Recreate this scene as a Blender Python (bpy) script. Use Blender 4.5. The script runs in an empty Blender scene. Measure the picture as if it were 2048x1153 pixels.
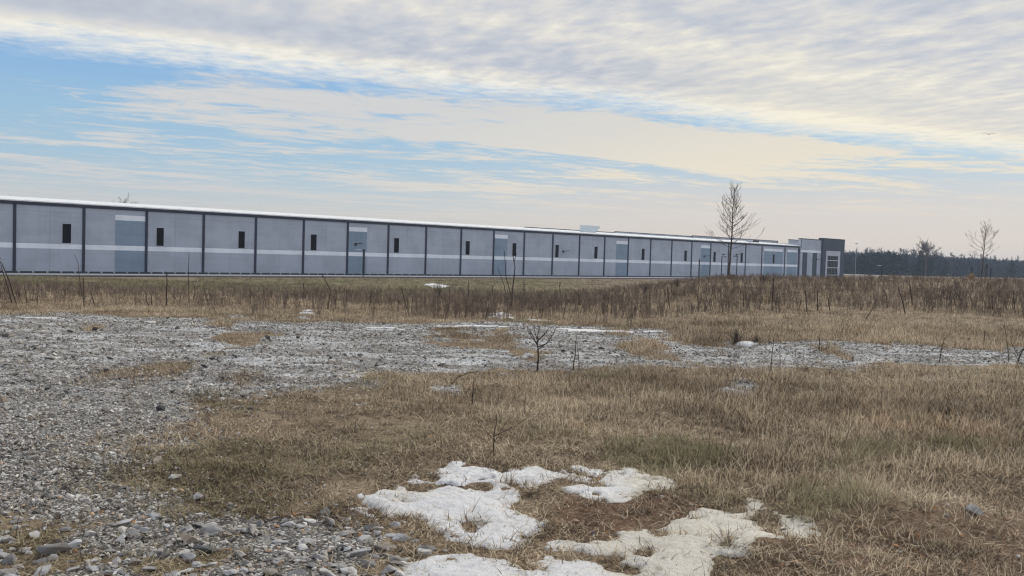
import bpy, bmesh, math, random
import numpy as np
from mathutils import Vector, Matrix

SC = bpy.context.scene
COL = SC.collection
R = random.Random(7)
NR = np.random.default_rng(11)

# ------------------------------------------------------------------ camera
F_PX, CX, CY = 1800.0, 1024.0, 576.5
EYE = 1.7
PITCH, ROLL = math.atan(67 / 1800), math.radians(1.75)
fw = np.array([0, math.cos(PITCH), -math.sin(PITCH)])
u0 = np.array([0, math.sin(PITCH), math.cos(PITCH)])
r0 = np.array([1.0, 0, 0])
rt = r0 * math.cos(ROLL) + u0 * math.sin(ROLL)
up = u0 * math.cos(ROLL) - r0 * math.sin(ROLL)
C0 = np.array([0, 0, EYE])


def ray(px, py):
    d = fw + rt * (px - CX) / F_PX - up * (py - CY) / F_PX
    return d / d[1]                                  # per metre of depth


def at_depth(px, py, Y):
    return C0 + ray(px, py) * Y


def on_plane(px, py, z=0.0):
    d = ray(px, py)
    return C0 + d * ((z - EYE) / d[2])


cam = bpy.data.cameras.new('camera')
cam.sensor_width = 36
cam.lens = F_PX / 2048 * 36
cam.clip_end = 6000
cam.clip_start = 0.05
co = bpy.data.objects.new('camera', cam)
COL.objects.link(co)
m3 = Matrix(((rt[0], up[0], -fw[0]), (rt[1], up[1], -fw[1]), (rt[2], up[2], -fw[2])))
co.matrix_world = Matrix.Translation(Vector(C0)) @ m3.to_4x4()
SC.camera = co

# ------------------------------------------------------------------ numpy noise


def _hash(ix, iy, s):
    n = (ix * 374761393 + iy * 668265263 + s * 1442695041) & 0x7fffffff
    n = (n ^ (n >> 13)) * 1274126177 & 0x7fffffff
    n = n ^ (n >> 16)
    return (n & 0xffff) / 65535.0


def vnoise(x, y, s=0):
    x = np.asarray(x, float); y = np.asarray(y, float)
    ix = np.floor(x).astype(np.int64); iy = np.floor(y).astype(np.int64)
    fx = x - ix; fy = y - iy
    fx = fx * fx * (3 - 2 * fx); fy = fy * fy * (3 - 2 * fy)
    a = _hash(ix, iy, s); b = _hash(ix + 1, iy, s); c = _hash(ix, iy + 1, s); d = _hash(ix + 1, iy + 1, s)
    return (a * (1 - fx) + b * fx) * (1 - fy) + (c * (1 - fx) + d * fx) * fy


def fbm(x, y, s=0, o=4):
    v = 0; a = .5; t = 0
    for k in range(o):
        v = v + a * vnoise(np.asarray(x) * 2 ** k + 17.3 * k, np.asarray(y) * 2 ** k + 5.1 * k, s + k)
        t += a; a *= .5
    return v / t


def sstep(a, b, x):
    t = np.clip((np.asarray(x, float) - a) / (b - a), 0, 1)
    return t * t * (3 - 2 * t)


def poly_sd(P, x, y):
    """signed distance to polygon, positive inside"""
    x = np.asarray(x, float); y = np.asarray(y, float)
    d2 = np.full(x.shape, 1e18); ins = np.zeros(x.shape, bool)
    n = len(P)
    for i in range(n):
        ax, ay = P[i]; bx, by = P[(i + 1) % n]
        ex, ey = bx - ax, by - ay
        wx, wy = x - ax, y - ay
        t = np.clip((wx * ex + wy * ey) / (ex * ex + ey * ey + 1e-12), 0, 1)
        d2 = np.minimum(d2, (wx - ex * t) ** 2 + (wy - ey * t) ** 2)
        c = ((ay > y) != (by > y)) & (x < (bx - ax) * (y - ay) / (by - ay + 1e-12) + ax)
        ins ^= c
    d = np.sqrt(d2)
    return np.where(ins, d, -d)


# ------------------------------------------------------------------ building frame
BASE_Z = -3.3
P0 = on_plane(28, 545.6, BASE_Z)
vp = ray(2830, 564.5)
ux, uy = vp[0], vp[1]
_l = math.hypot(ux, uy); ux /= _l; uy /= _l          # along the wall
ix_, iy_ = -uy, ux                                   # into the building
if ix_ * P0[0] + iy_ * P0[1] < 0: ix_, iy_ = -ix_, -iy_
WD = P0[0] * ix_ + P0[1] * iy_                        # distance camera - wall plane


def wall_pt(px, py, w=0.0):
    """local (s, w, z) where the ray meets the plane w metres behind the facade"""
    d = ray(px, py)
    Y = (WD + w) / (d[0] * ix_ + d[1] * iy_)
    p = C0 + d * Y
    return ((p[0] - P0[0]) * ux + (p[1] - P0[1]) * uy, w, p[2] - BASE_Z)


BAY = wall_pt(1523, 520)[0] / 22.0
print('BAY', BAY, 'P0', P0, 'WD', WD)


def local_to_world(s, w, z=0.0):
    return np.array([P0[0] + ux * s + ix_ * w, P0[1] + uy * s + iy_ * w, BASE_Z + z])


# ------------------------------------------------------------------ terrain
def height(x, y, micro=True):
    x = np.asarray(x, float); y = np.asarray(y, float)
    ys = np.maximum(y, 1.0)
    t = np.clip(x / ys, -1.2, 1.2)
    hl = np.interp(y, [20, 30, 40, 50, 80, 115, 125], [0, -.3, -.68, -1.1, -2.25, -3.25, BASE_Z])
    tpx = 1024 + 1800 * t
    o = np.interp(tpx, [1100, 1250, 1400, 1500, 1700, 1850, 2048, 2600], [52, 46, 42, 40, 35, 31, 28, 25])
    hb = EYE - o * 72 / 1800.0
    hr = hb * sstep(24, 72, y)
    fall = sstep(84, 170, y)
    hr = hr * (1 - fall) + BASE_Z * fall
    k = sstep(0.0, .26, t)
    h = hl * (1 - k) + hr * k
    # level pad under the building and its road
    perp = WD - (x * ix_ + y * iy_)
    pad = 1 - sstep(15.6, 24, perp)
    h = h * (1 - pad) + BASE_Z * pad
    if micro:
        near = 1 - sstep(60, 130, y)
        h = h + near * (1 - pad) * ((fbm(x * .22, y * .22, 3) - .5) * .16 * sstep(4, 20, y) + (fbm(x * 1.1, y * 1.1, 9) - .5) * .10)
        # shallow bank of earth at the lower right
        h = h + .16 * np.exp(-(((x - 2.55) / .9) ** 2 + ((y - 5.9) / .5) ** 2)) + .10 * np.exp(-(((x - 1.5) / .5) ** 2 + ((y - 5.15) / .3) ** 2))
    return h


def ground_hit(px, py):
    d = ray(px, py)
    Y = 3.5
    while Y < 400:
        p = C0 + d * Y
        if p[2] <= float(height(p[0], p[1])):
            break
        Y *= 1.004
    p = C0 + d * Y
    p[2] = float(height(p[0], p[1]))
    return p


def pxpoly(pts, z=0.0):
    return [tuple(on_plane(a, b, z)[:2]) for a, b in pts]


G1 = pxpoly([(-500, 626), (0, 628), (300, 632), (620, 641), (850, 645), (1000, 640), (1100, 648), (1330, 662), (1390, 688),
             (1560, 686), (1700, 689), (2048, 698), (2500, 705), (2500, 745), (2048, 733), (1800, 728), (1600, 734),
             (1400, 732), (1250, 727), (1100, 735), (1000, 738), (880, 738), (800, 745), (700, 768), (560, 782), (440, 797),
             (390, 830), (330, 860), (270, 910), (270, 960), (300, 1000), (360, 1040), (-700, 1040)])
G2 = pxpoly([(-700, 1038), (200, 1034), (430, 1030), (640, 1036), (800, 1062), (860, 1100), (800, 1130), (830, 1300), (-900, 1300)])
RED = [pxpoly([(1060, 985), (1300, 985), (1400, 1000), (1410, 1030), (1300, 1060), (1120, 1080), (1060, 1040)]),
       pxpoly([(1560, 1075), (1800, 1020), (2048, 940), (2200, 960), (2200, 1250), (1400, 1250), (1420, 1120)]),
       pxpoly([(1500, 950), (1640, 940), (1650, 975), (1500, 985)])]
GREENS = [pxpoly([(1180, 890), (1330, 880), (1480, 900), (1480, 940), (1250, 960)]),
          pxpoly([(1640, 890), (1900, 868), (1990, 880), (1960, 915), (1660, 940)]),
          pxpoly([(1560, 1000), (1700, 990), (1700, 1040), (1590, 1050)]),
          pxpoly([(1010, 632), (1110, 636), (1120, 650), (1030, 645)])]


def gravel_mask(x, y):
    w = (fbm(x * .9, y * .9, 21) - .5) * 1.5
    k = np.clip(np.asarray(y) / 10, .5, 1.6)
    m1 = poly_sd(G1, x, y) + w * .75 * k + (fbm(x * 4, y * 4, 25) - .5) * .9
    soft = .25 + .75 * (1 - sstep(11, 16, y))
    m2 = poly_sd(G2, x, y) + w * .5
    g = np.maximum(sstep(-soft, soft, m1), sstep(-.2, .35, m2) * .9 * (1 - .75 * sstep(.52, .66, fbm(np.asarray(x) * 1.9, np.asarray(y) * 1.9, 29))))
    isl = sstep(.60, .72, fbm(x * .8 + 9, y * .35, 33)) * .8          # grassy islands in the gravel
    isl = isl * sstep(9, 13, y)
    g = g * (1 - isl)
    spots = sstep(.69, .76, fbm(x * 1.3, y * .8, 57)) * .8 * (1 - sstep(26, 30, y)) * sstep(4, 9, y)   # gravel showing through the grass
    return np.maximum(g, spots * (poly_sd(G1, x, y) > -3.2))


def red_mask(x, y):
    w = (fbm(x * 1.6, y * 1.6, 41) - .5) * .9
    r = 0
    for P in RED:
        r = np.maximum(r, sstep(-.12, .30, poly_sd(P, x, y) + w) * (.55 if P is RED[1] else .85))
    return r


def green_mask(x, y):
    w = (fbm(x * 1.5, y * 1.5, 61) - .5) * 1.2
    g = 0
    for P in GREENS:
        g = np.maximum(g, sstep(-.15, .25, poly_sd(P, x, y) + w))
    t = x / np.maximum(y, 1)
    band = sstep(60, 78, y) * (1 - sstep(.02, .14, t)) * (.25 + 1.5 * (fbm(x * .3, y * .12, 77) - .3))
    g = np.maximum(g, np.clip(band, 0, .9))
    g = g * np.where(y < 25, .36, 1)
    g = np.maximum(g, .22 * sstep(.62, .8, fbm(x * .7, y * .7, 90)) * (y < 25))
    return g


# ------------------------------------------------------------------ material helpers
class NT:
    def __init__(s, tree): s.t = tree; s.n = tree.nodes; s.l = tree.links

    def node(s, typ, **kw):
        nd = s.n.new(typ)
        for k, v in kw.items(): setattr(nd, k, v)
        return nd

    def _in(s, sock, v):
        if isinstance(v, bpy.types.NodeSocket): s.l.new(v, sock)
        elif v is not None:
            if sock.type == 'RGBA' and len(v) == 3: v = (*v, 1)
            sock.default_value = v

    def math(s, op, a, b=None, c=None, clamp=False):
        nd = s.node('ShaderNodeMath', operation=op, use_clamp=clamp)
        s._in(nd.inputs[0], a)
        if b is not None: s._in(nd.inputs[1], b)
        if c is not None: s._in(nd.inputs[2], c)
        return nd.outputs[0]

    def mix(s, f, a, b, blend='MIX'):
        nd = s.node('ShaderNodeMix', data_type='RGBA', blend_type=blend)
        s._in(nd.inputs[0], f); s._in(nd.inputs[6], a); s._in(nd.inputs[7], b)
        return nd.outputs[2]

    def noise(s, vec, scale, detail=3, rough=.55, dist=0):
        nd = s.node('ShaderNodeTexNoise')
        if vec is not None: s.l.new(vec, nd.inputs['Vector'])
        nd.inputs['Scale'].default_value = scale; nd.inputs['Detail'].default_value = detail
        nd.inputs['Roughness'].default_value = rough; nd.inputs['Distortion'].default_value = dist
        return nd.outputs[0]

    def map(s, v, a, b, c=0.0, d=1.0, smooth=True):
        nd = s.node('ShaderNodeMapRange')
        if smooth: nd.interpolation_type = 'SMOOTHSTEP'
        s._in(nd.inputs[0], v)
        for i, q in enumerate((a, b, c, d)): s._in(nd.inputs[1 + i], q)
        return nd.outputs[0]

    def ramp(s, f, stops, interp='LINEAR'):
        nd = s.node('ShaderNodeValToRGB'); cr = nd.color_ramp; cr.interpolation = interp
        while len(cr.elements) < len(stops): cr.elements.new(.5)
        for e, (p, c) in zip(cr.elements, stops): e.position = p; e.color = (*c, 1)
        s._in(nd.inputs[0], f)
        return nd.outputs[0]

    def comb(s, x, y, z=0.0):
        nd = s.node('ShaderNodeCombineXYZ')
        for i, q in enumerate((x, y, z)): s._in(nd.inputs[i], q)
        return nd.outputs[0]

    def attr(s, name, typ='GEOMETRY'):
        nd = s.node('ShaderNodeAttribute', attribute_type=typ, attribute_name=name)
        return nd


def new_mat(name, rough=.8, spec=.3):
    m = bpy.data.materials.new(name); m.use_nodes = True
    t = NT(m.node_tree); b = m.node_tree.nodes['Principled BSDF']
    b.inputs['Roughness'].default_value = rough
    b.inputs['Specular IOR Level'].default_value = spec
    return m, t, b


def bump(t, b, h, strength=.4, dist=.02):
    nd = t.node('ShaderNodeBump'); nd.inputs['Strength'].default_value = strength; nd.inputs['Distance'].default_value = dist
    t.l.new(h, nd.inputs['Height']); t.l.new(nd.outputs[0], b.inputs['Normal'])


def plain(name, col, rough=.7, var=.15, scale=3.0, spec=.3, metal=0.0, bmp=0.0):
    m, t, b = new_mat(name, rough, spec)
    g = t.node('ShaderNodeNewGeometry')
    n = t.noise(g.outputs['Position'], scale, 4)
    f = t.map(n, .3, .7, 0, 1)
    dk = tuple(c * (1 - var) for c in col); lt = tuple(min(1, c * (1 + var)) for c in col)
    t.l.new(t.mix(f, dk, lt), b.inputs['Base Color'])
    b.inputs['Metallic'].default_value = metal
    if bmp: bump(t, b, n, bmp, .02)
    return m


M = {}
# precast wall paint: faint vertical rain streaks and patchy tone
def paint(name, col, var=.085):
    m, t, b = new_mat(name, .75, .25)
    g = t.node('ShaderNodeTexCoord')
    sp = t.node('ShaderNodeSeparateXYZ'); t.l.new(g.outputs['Object'], sp.inputs[0])
    n1 = t.noise(g.outputs['Object'], .25, 3)
    v2 = t.comb(t.math('MULTIPLY', sp.outputs[0], 2.2), 0.0, t.math('MULTIPLY', sp.outputs[2], .12))
    n2 = t.noise(v2, 1.0, 4)
    v3 = t.comb(t.math('MULTIPLY', sp.outputs[0], .12), 3.0, t.math('MULTIPLY', sp.outputs[2], 1.3))
    n3 = t.noise(v3, 1.0, 3)
    f = t.math('ADD', t.math('MULTIPLY', n1, .6), t.math('ADD', t.math('MULTIPLY', n2, .16), t.math('MULTIPLY', n3, .24)))
    f = t.map(f, .38, .62, 0, 1)
    t.l.new(t.mix(f, tuple(c * (1 - var) for c in col), tuple(c * (1 + var) for c in col)), b.inputs['Base Color'])
    return m


M['wall'] = paint('wall_paint', (.430, .475, .560))
M['band'] = paint('band_paint', (.84, .90, .98))
M['accent'] = paint('accent_paint', (.245, .325, .420))
M['slate'] = paint('slate_paint', (.060, .076, .105))
M['trim'] = paint('trim_paint', (.040, .046, .072), .12)
M['joint'] = paint('joint_seal', (.30, .32, .39))
M['glass'] = plain('dark_glass', (.003, .0035, .006), .5, .1, 1, .05)
M['frame'] = paint('frame_paint', (.50, .52, .60))
M['dark_metal'] = plain('dark_metal', (.018, .022, .035), .5, .2, 4, .4)
M['bright_metal'] = plain('bright_metal', (.55, .62, .66), .4, .1, 2, .5)


def roof_mat():
    m, t, b = new_mat('white_metal_roof', .35, .5)
    g = t.node('ShaderNodeTexCoord')
    sp = t.node('ShaderNodeSeparateXYZ'); t.l.new(g.outputs['Object'], sp.inputs[0])
    n = t.noise(t.comb(t.math('MULTIPLY', sp.outputs[0], .3), t.math('MULTIPLY', sp.outputs[1], 1.5), 0.0), 1, 4)
    t.l.new(t.mix(t.map(n, .35, .65), (.72, .76, .80), (.90, .92, .93)), b.inputs['Base Color'])
    return m


M['roof'] = roof_mat()


def ground_mat():
    m, t, b = new_mat('field_ground', .95, .12)
    g = t.node('ShaderNodeNewGeometry'); P = g.outputs['Position']
    at = t.attr('cover'); sp = t.node('ShaderNodeSeparateColor'); t.l.new(at.outputs['Color'], sp.inputs[0])
    grav, red, green = sp.outputs[0], sp.outputs[1], sp.outputs[2]
    at2 = t.attr('cover2'); sp2 = t.node('ShaderNodeSeparateColor'); t.l.new(at2.outputs['Color'], sp2.inputs[0])
    white = sp2.outputs[0]; far = sp2.outputs[1]
    # dead thatch: fine strands of tan over brown earth
    n1 = t.noise(P, 22, 5, .7); n2 = t.noise(P, 1.3, 4); n3 = t.noise(P, 90, 3, .7)
    f = t.math('ADD', t.math('MULTIPLY', n1, .38), t.math('ADD', t.math('MULTIPLY', n2, .17), t.math('MULTIPLY', n3, .45)))
    grass = t.ramp(f, [(.34, (.036, .026, .018)), (.45, (.12, .090, .062)), (.54, (.25, .195, .135)), (.64, (.46, .37, .27))])
    grn = t.ramp(f, [(.32, (.045, .045, .022)), (.5, (.16, .155, .080)), (.68, (.32, .30, .18))])
    grass = t.mix(t.math('MULTIPLY', green, .8), grass, grn)
    soil = t.ramp(f, [(.32, (.032, .019, .013)), (.5, (.105, .060, .040)), (.66, (.27, .175, .12))])
    grass = t.mix(red, grass, soil)
    # gravel: stone cells of about 3 cm, dark gaps between
    vo = t.node('ShaderNodeTexVoronoi'); t.l.new(P, vo.inputs['Vector']); vo.inputs['Scale'].default_value = 30
    vd = t.node('ShaderNodeTexVoronoi', feature='DISTANCE_TO_EDGE'); t.l.new(P, vd.inputs['Vector']); vd.inputs['Scale'].default_value = 30
    sc = t.node('ShaderNodeSeparateColor'); t.l.new(vo.outputs['Color'], sc.inputs[0])
    vo2 = t.node('ShaderNodeTexVoronoi'); t.l.new(P, vo2.inputs['Vector']); vo2.inputs['Scale'].default_value = 8
    sc2 = t.node('ShaderNodeSeparateColor'); t.l.new(vo2.outputs['Color'], sc2.inputs[0])
    tone = t.math('ADD', t.math('MULTIPLY', sc.outputs[0], .62), t.math('MULTIPLY', sc2.outputs[0], .38))
    gcol = t.ramp(tone, [(0, (.10, .10, .105)), (.3, (.26, .26, .265)), (.6, (.45, .445, .435)), (1, (.68, .68, .66))])
    gap = t.map(vd.outputs[0], 0, .16)
    gcol = t.mix(gap, (.065, .054, .045), gcol)
    pale = t.ramp(tone, [(0, (.30, .31, .33)), (.5, (.55, .565, .585)), (1, (.78, .80, .82))])
    n4 = t.noise(t.node('ShaderNodeVectorMath', operation='MULTIPLY').outputs[0], 1)
    vm = [q for q in t.n if q.bl_idname == 'ShaderNodeVectorMath'][-1]
    t.l.new(P, vm.inputs[0]); vm.inputs[1].default_value = (.7, 2.2, 1)
    gcol = t.mix(t.math('MULTIPLY', white, t.map(n4, .40, .62)), gcol, pale)
    dirt = t.map(t.noise(P, 2.4, 5, .65), .52, .70)
    gcol = t.mix(t.math('MULTIPLY', dirt, .45), gcol, (.20, .160, .115))
    ne = t.noise(P, 7, 4, .7)
    gm = t.map(t.math('ADD', grav, t.math('MULTIPLY', t.math('SUBTRACT', ne, .5), .9)), .38, .58)
    col = t.mix(gm, grass, gcol)
    farc = t.ramp(t.noise(P, .02, 5, .6), [(.35, (.13, .105, .075)), (.6, (.22, .18, .125))])
    col = t.mix(far, col, farc)
    t.l.new(col, b.inputs['Base Color'])
    hh = t.math('ADD', t.math('MULTIPLY', t.map(vd.outputs[0], 0, .3), gm), t.math('MULTIPLY', n1, .9))
    bump(t, b, hh, .8, .02)
    return m


M['ground'] = ground_mat()


def stone_mat(name, lo, hi, warm=.25):
    m, t, b = new_mat(name, .85, .25)
    oi = t.node('ShaderNodeObjectInfo'); g = t.node('ShaderNodeNewGeometry'); tc = t.node('ShaderNodeTexCoord')
    n = t.noise(g.outputs['Position'], 60, 4, .65)
    n2 = t.noise(g.outputs['Position'], 14, 3)
    f = t.math('ADD', oi.outputs['Random'], t.math('MULTIPLY', t.math('SUBTRACT', n, .5), .5))
    mid = tuple((a * .55 + c * .45) for a, c in zip(lo, hi))
    c = t.ramp(f, [(0, lo), (.5, mid), (1, hi)])
    f2 = t.math('MULTIPLY', t.map(t.math('FRACT', t.math('MULTIPLY', oi.outputs['Random'], 17.3)), .74, .96), warm * 2)
    c = t.mix(f2, c, (.30, .215, .155))
    c = t.mix(t.math('MULTIPLY', t.map(n2, .46, .66), .6), c, (.175, .145, .115))
    t.l.new(c, b.inputs['Base Color'])
    bump(t, b, n, .5, .006)
    return m


M['stone'] = stone_mat('gravel_stone', (.085, .082, .08), (.66, .645, .61))
M['rock'] = stone_mat('riprap_stone', (.15, .15, .155), (.56, .56, .56), .12)


def grass_mat(name, stops, green_stops, transl=.25):
    m = bpy.data.materials.new(name); m.use_nodes = True
    t = NT(m.node_tree); b = m.node_tree.nodes['Principled BSDF']
    b.inputs['Roughness'].default_value = .75; b.inputs['Specular IOR Level'].default_value = .2
    tone = t.attr('tone').outputs['Fac']
    ri = t.attr('rnd', 'INSTANCER').outputs['Fac']; gr = t.attr('green', 'INSTANCER').outputs['Fac']
    g = t.node('ShaderNodeNewGeometry')
    n = t.noise(g.outputs['Position'], .8, 4); nl = t.noise(g.outputs['Position'], .16, 4)
    f = t.math('ADD', t.math('MULTIPLY', tone, .48), t.math('ADD', t.math('MULTIPLY', ri, .18), t.math('ADD', t.math('MULTIPLY', t.map(n, .3, .7), .2), t.math('MULTIPLY', t.map(nl, .35, .65), .16))))
    a = t.ramp(f, stops); c = t.ramp(f, green_stops)
    rust = t.map(t.noise(g.outputs['Position'], .33, 3), .54, .72, 0, .30)
    a = t.mix(rust, a, t.mix(1.0, a, (1.12, .86, .68), 'MULTIPLY'))
    gf = t.map(t.math('ADD', gr, t.math('MULTIPLY', t.math('SUBTRACT', tone, .5), .8)), .35, .65)
    col = t.mix(gf, a, c)
    t.l.new(col, b.inputs['Base Color'])
    tr = t.node('ShaderNodeBsdfTranslucent'); t.l.new(col, tr.inputs[0])
    mx = t.node('ShaderNodeMixShader'); mx.inputs[0].default_value = transl
    t.l.new(b.outputs[0], mx.inputs[1]); t.l.new(tr.outputs[0], mx.inputs[2])
    t.l.new(mx.outputs[0], t.n['Material Output'].inputs[0])
    return m


TAN = [(0.16, (.040, .028, .019)), (.36, (.155, .115, .078)), (.56, (.37, .29, .20)), (.80, (.78, .67, .50))]
GRN = [(0.1, (.055, .060, .028)), (.4, (.14, .150, .070)), (.65, (.27, .265, .14)), (.9, (.50, .46, .30))]
M['grass'] = grass_mat('dry_grass_blades', TAN, GRN)
WEED = [(0.1, (.055, .040, .035)), (.38, (.145, .112, .092)), (.60, (.31, .25, .195)), (.95, (.52, .43, .33))]
M['weed'] = grass_mat('dry_weed_stalks', WEED, WEED, .1)
M['bark'] = plain('winter_bark', (.085, .066, .056), .9, .25, 6)
M['twig'] = plain('brown_twig', (.095, .072, .060), .9, .25, 30)
M['stalk'] = plain('dark_stalk', (.055, .040, .034), .9, .25, 20)
M['pale_stalk'] = plain('bleached_stalk', (.46, .39, .29), .8, .2, 30)
M['wood_far'] = plain('far_bark_hazed', (.052, .064, .088), .95, .3, .3)  # blue of the distance haze is put into the bark colour
M['pine'] = plain('pine_needles', (.016, .032, .036), .9, .35, .6)
M['mulch'] = plain('mulch', (.060, .036, .026), .95, .4, 8, bmp=.5)
M['straw'] = plain('straw', (.42, .28, .16), .9, .3, 20)
M['asphalt'] = plain('asphalt', (.070, .072, .085), .9, .15, .8)
M['concrete'] = plain('concrete', (.30, .31, .36), .85, .1, .6)
M['bird'] = plain('bird_feather', (.02, .017, .014), .8, .2, 20)


def snow_mat():
    m, t, b = new_mat('old_snow', .55, .35)
    g = t.node('ShaderNodeNewGeometry'); P = g.outputs['Position']
    sep = t.node('ShaderNodeSeparateXYZ'); t.l.new(P, sep.inputs[0])
    d = t.attr('dirt').outputs['Fac']
    n = t.noise(P, 2.2, 4); fine = t.noise(P, 130, 3, .75); mid = t.noise(P, 26, 4, .6)
    stain = t.math('MULTIPLY', t.map(t.math('ADD', n, t.math('MULTIPLY', d, .45)), .50, .85), .8)
    c = t.mix(stain, (.78, .795, .83), (.68, .64, .54))
    speck = t.map(t.noise(P, 70, 2, .5), .70, .76)
    c = t.mix(t.math('MULTIPLY', speck, .8), c, (.16, .11, .07))
    c = t.mix(t.math('MULTIPLY', t.map(mid, .35, .6, 1, 0), .16), c, (.55, .53, .50))
    t.l.new(c, b.inputs['Base Color'])
    b.inputs['Subsurface Weight'].default_value = .15
    b.inputs['Subsurface Radius'].default_value = (.03, .03, .03)
    bump(t, b, t.math('ADD', fine, t.math('MULTIPLY', mid, 1.8)), .95, .016)
    return m


M['snow'] = snow_mat()


# ------------------------------------------------------------------ object helpers
def mesh_obj(name, verts, faces, mat, parent=None, smooth=False, link=True):
    me = bpy.data.meshes.new(name)
    me.from_pydata([tuple(map(float, v)) for v in verts], [], [tuple(f) for f in faces])
    mats = mat if isinstance(mat, (list, tuple)) else [mat]
    for q in mats: me.materials.append(q)
    if smooth: me.polygons.foreach_set('use_smooth', [True] * len(me.polygons))
    me.update()
    o = bpy.data.objects.new(name, me)
    if link: COL.objects.link(o)
    if parent: o.parent = parent
    return o


def np_mesh(name, V, Fq, mat, smooth=True):
    me = bpy.data.meshes.new(name)
    me.vertices.add(len(V)); me.vertices.foreach_set('co', np.asarray(V, np.float32).ravel())
    k = Fq.shape[1]
    me.loops.add(Fq.size); me.loops.foreach_set('vertex_index', Fq.ravel().astype(np.int32))
    me.polygons.add(len(Fq)); me.polygons.foreach_set('loop_start', np.arange(0, Fq.size, k, dtype=np.int32))
    me.polygons.foreach_set('loop_total', np.full(len(Fq), k, dtype=np.int32))
    me.polygons.foreach_set('use_smooth', np.full(len(Fq), smooth))
    me.materials.append(mat)
    me.update(calc_edges=True); me.validate()
    o = bpy.data.objects.new(name, me); COL.objects.link(o)
    return o


def tag(o, label=None, cat=None, group=None, kind=None):
    if label: o['label'] = label
    if cat: o['category'] = cat
    if group: o['group'] = group
    if kind: o['kind'] = kind
    return o


def empty(name, loc, rz=0, label=None, cat=None, group=None):
    o = bpy.data.objects.new(name, None); COL.objects.link(o)
    o.location = tuple(loc); o.rotation_euler = (0, 0, rz); o.empty_display_size = .1
    return tag(o, label, cat, group)


class MB:
    """mesh builder with per-face material index"""
    def __init__(s): s.v = []; s.f = []; s.mi = []

    def face(s, pts, m=0):
        b = len(s.v); s.v += [tuple(map(float, p)) for p in pts]; s.f.append(tuple(range(b, b + len(pts)))); s.mi.append(m)

    def box(s, x0, x1, y0, y1, z0, z1, m=0):
        b = len(s.v)
        s.v += [(x0, y0, z0), (x1, y0, z0), (x1, y1, z0), (x0, y1, z0), (x0, y0, z1), (x1, y0, z1), (x1, y1, z1), (x0, y1, z1)]
        for f in ((0, 3, 2, 1), (4, 5, 6, 7), (0, 1, 5, 4), (1, 2, 6, 5), (2, 3, 7, 6), (3, 0, 4, 7)):
            s.f.append(tuple(b + i for i in f)); s.mi.append(m)

    def tube(s, pts, rad, sides=5, m=0):
        P = [np.array(p, float) for p in pts]; n = len(P)
        if not hasattr(rad, '__len__'): rad = [rad] * n
        b = len(s.v)
        for i in range(n):
            d = P[min(i + 1, n - 1)] - P[max(i - 1, 0)]
            L = np.linalg.norm(d); d = d / L if L > 1e-9 else np.array([0, 0, 1.])
            a = np.cross(d, [0, 0, 1.]) if abs(d[2]) < .95 else np.cross(d, [1., 0, 0])
            a /= np.linalg.norm(a); c = np.cross(d, a)
            for k in range(sides):
                an = 2 * math.pi * k / sides
                s.v.append(tuple(P[i] + rad[i] * (a * math.cos(an) + c * math.sin(an))))
        for i in range(n - 1):
            for k in range(sides):
                k2 = (k + 1) % sides
                s.f.append((b + i * sides + k, b + i * sides + k2, b + (i + 1) * sides + k2, b + (i + 1) * sides + k)); s.mi.append(m)
        s.f.append(tuple(b + k for k in range(sides))[::-1]); s.mi.append(m)
        s.f.append(tuple(b + (n - 1) * sides + k for k in range(sides))); s.mi.append(m)

    def build(s, name, mat, parent=None, smooth=False, link=True):
        o = mesh_obj(name, s.v, s.f, mat, parent, smooth, link)
        o.data.polygons.foreach_set('material_index', s.mi)
        return o


# ------------------------------------------------------------------ ground sheet
def geo(a, b, s0, g):
    out = [a]; s = s0
    while out[-1] < b: s *= g; out.append(out[-1] + s)
    return out


def build_ground():
    xs = [i * .075 for i in range(-170, 171)]
    r = geo(xs[-1], 1600, .075, 1.045)[1:]
    xs = [-q for q in r[::-1]] + xs + r
    ys = [3.0 + i * .06 for i in range(0, 330)]
    f = geo(ys[-1], 2600, .06, 1.022)[1:]
    bk = geo(0, 300, .1, 1.3)[1:]
    ys = [3.0 - q for q in bk[::-1]] + ys + f
    X, Y = np.meshgrid(np.array(xs), np.array(ys))
    Z = height(X, Y)
    # pebbly micro relief near the camera
    near = (1 - sstep(14, 24, Y)) * (Y > 2)
    Z = Z + near * (vnoise(X * 6, Y * 6, 5) - .5) * .022
    ny, nx = X.shape
    V = np.stack([X, Y, Z], -1).reshape(-1, 3)
    idx = np.arange(nx * ny).reshape(ny, nx)
    Fq = np.stack([idx[:-1, :-1], idx[:-1, 1:], idx[1:, 1:], idx[1:, :-1]], -1).reshape(-1, 4)
    o = np_mesh('ground', V, Fq, M['ground'])
    x, y = V[:, 0], V[:, 1]
    g = gravel_mask(x, y); g[y < 3] *= 1
    c = np.zeros((len(V), 4), np.float32); c[:, 3] = 1
    c[:, 0] = g; c[:, 1] = red_mask(x, y); c[:, 2] = green_mask(x, y)
    a = o.data.color_attributes.new('cover', 'FLOAT_COLOR', 'POINT'); a.data.foreach_set('color', c.ravel())
    c2 = np.zeros((len(V), 4), np.float32); c2[:, 3] = 1
    c2[:, 0] = sstep(7.5, 13, y) * .9
    c2[:, 1] = sstep(90, 200, y) * sstep(.05, .2, x / np.maximum(y, 1))
    a = o.data.color_attributes.new('cover2', 'FLOAT_COLOR', 'POINT'); a.data.foreach_set('color', c2.ravel())
    tag(o, kind='structure')
    return o


build_ground()


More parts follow.
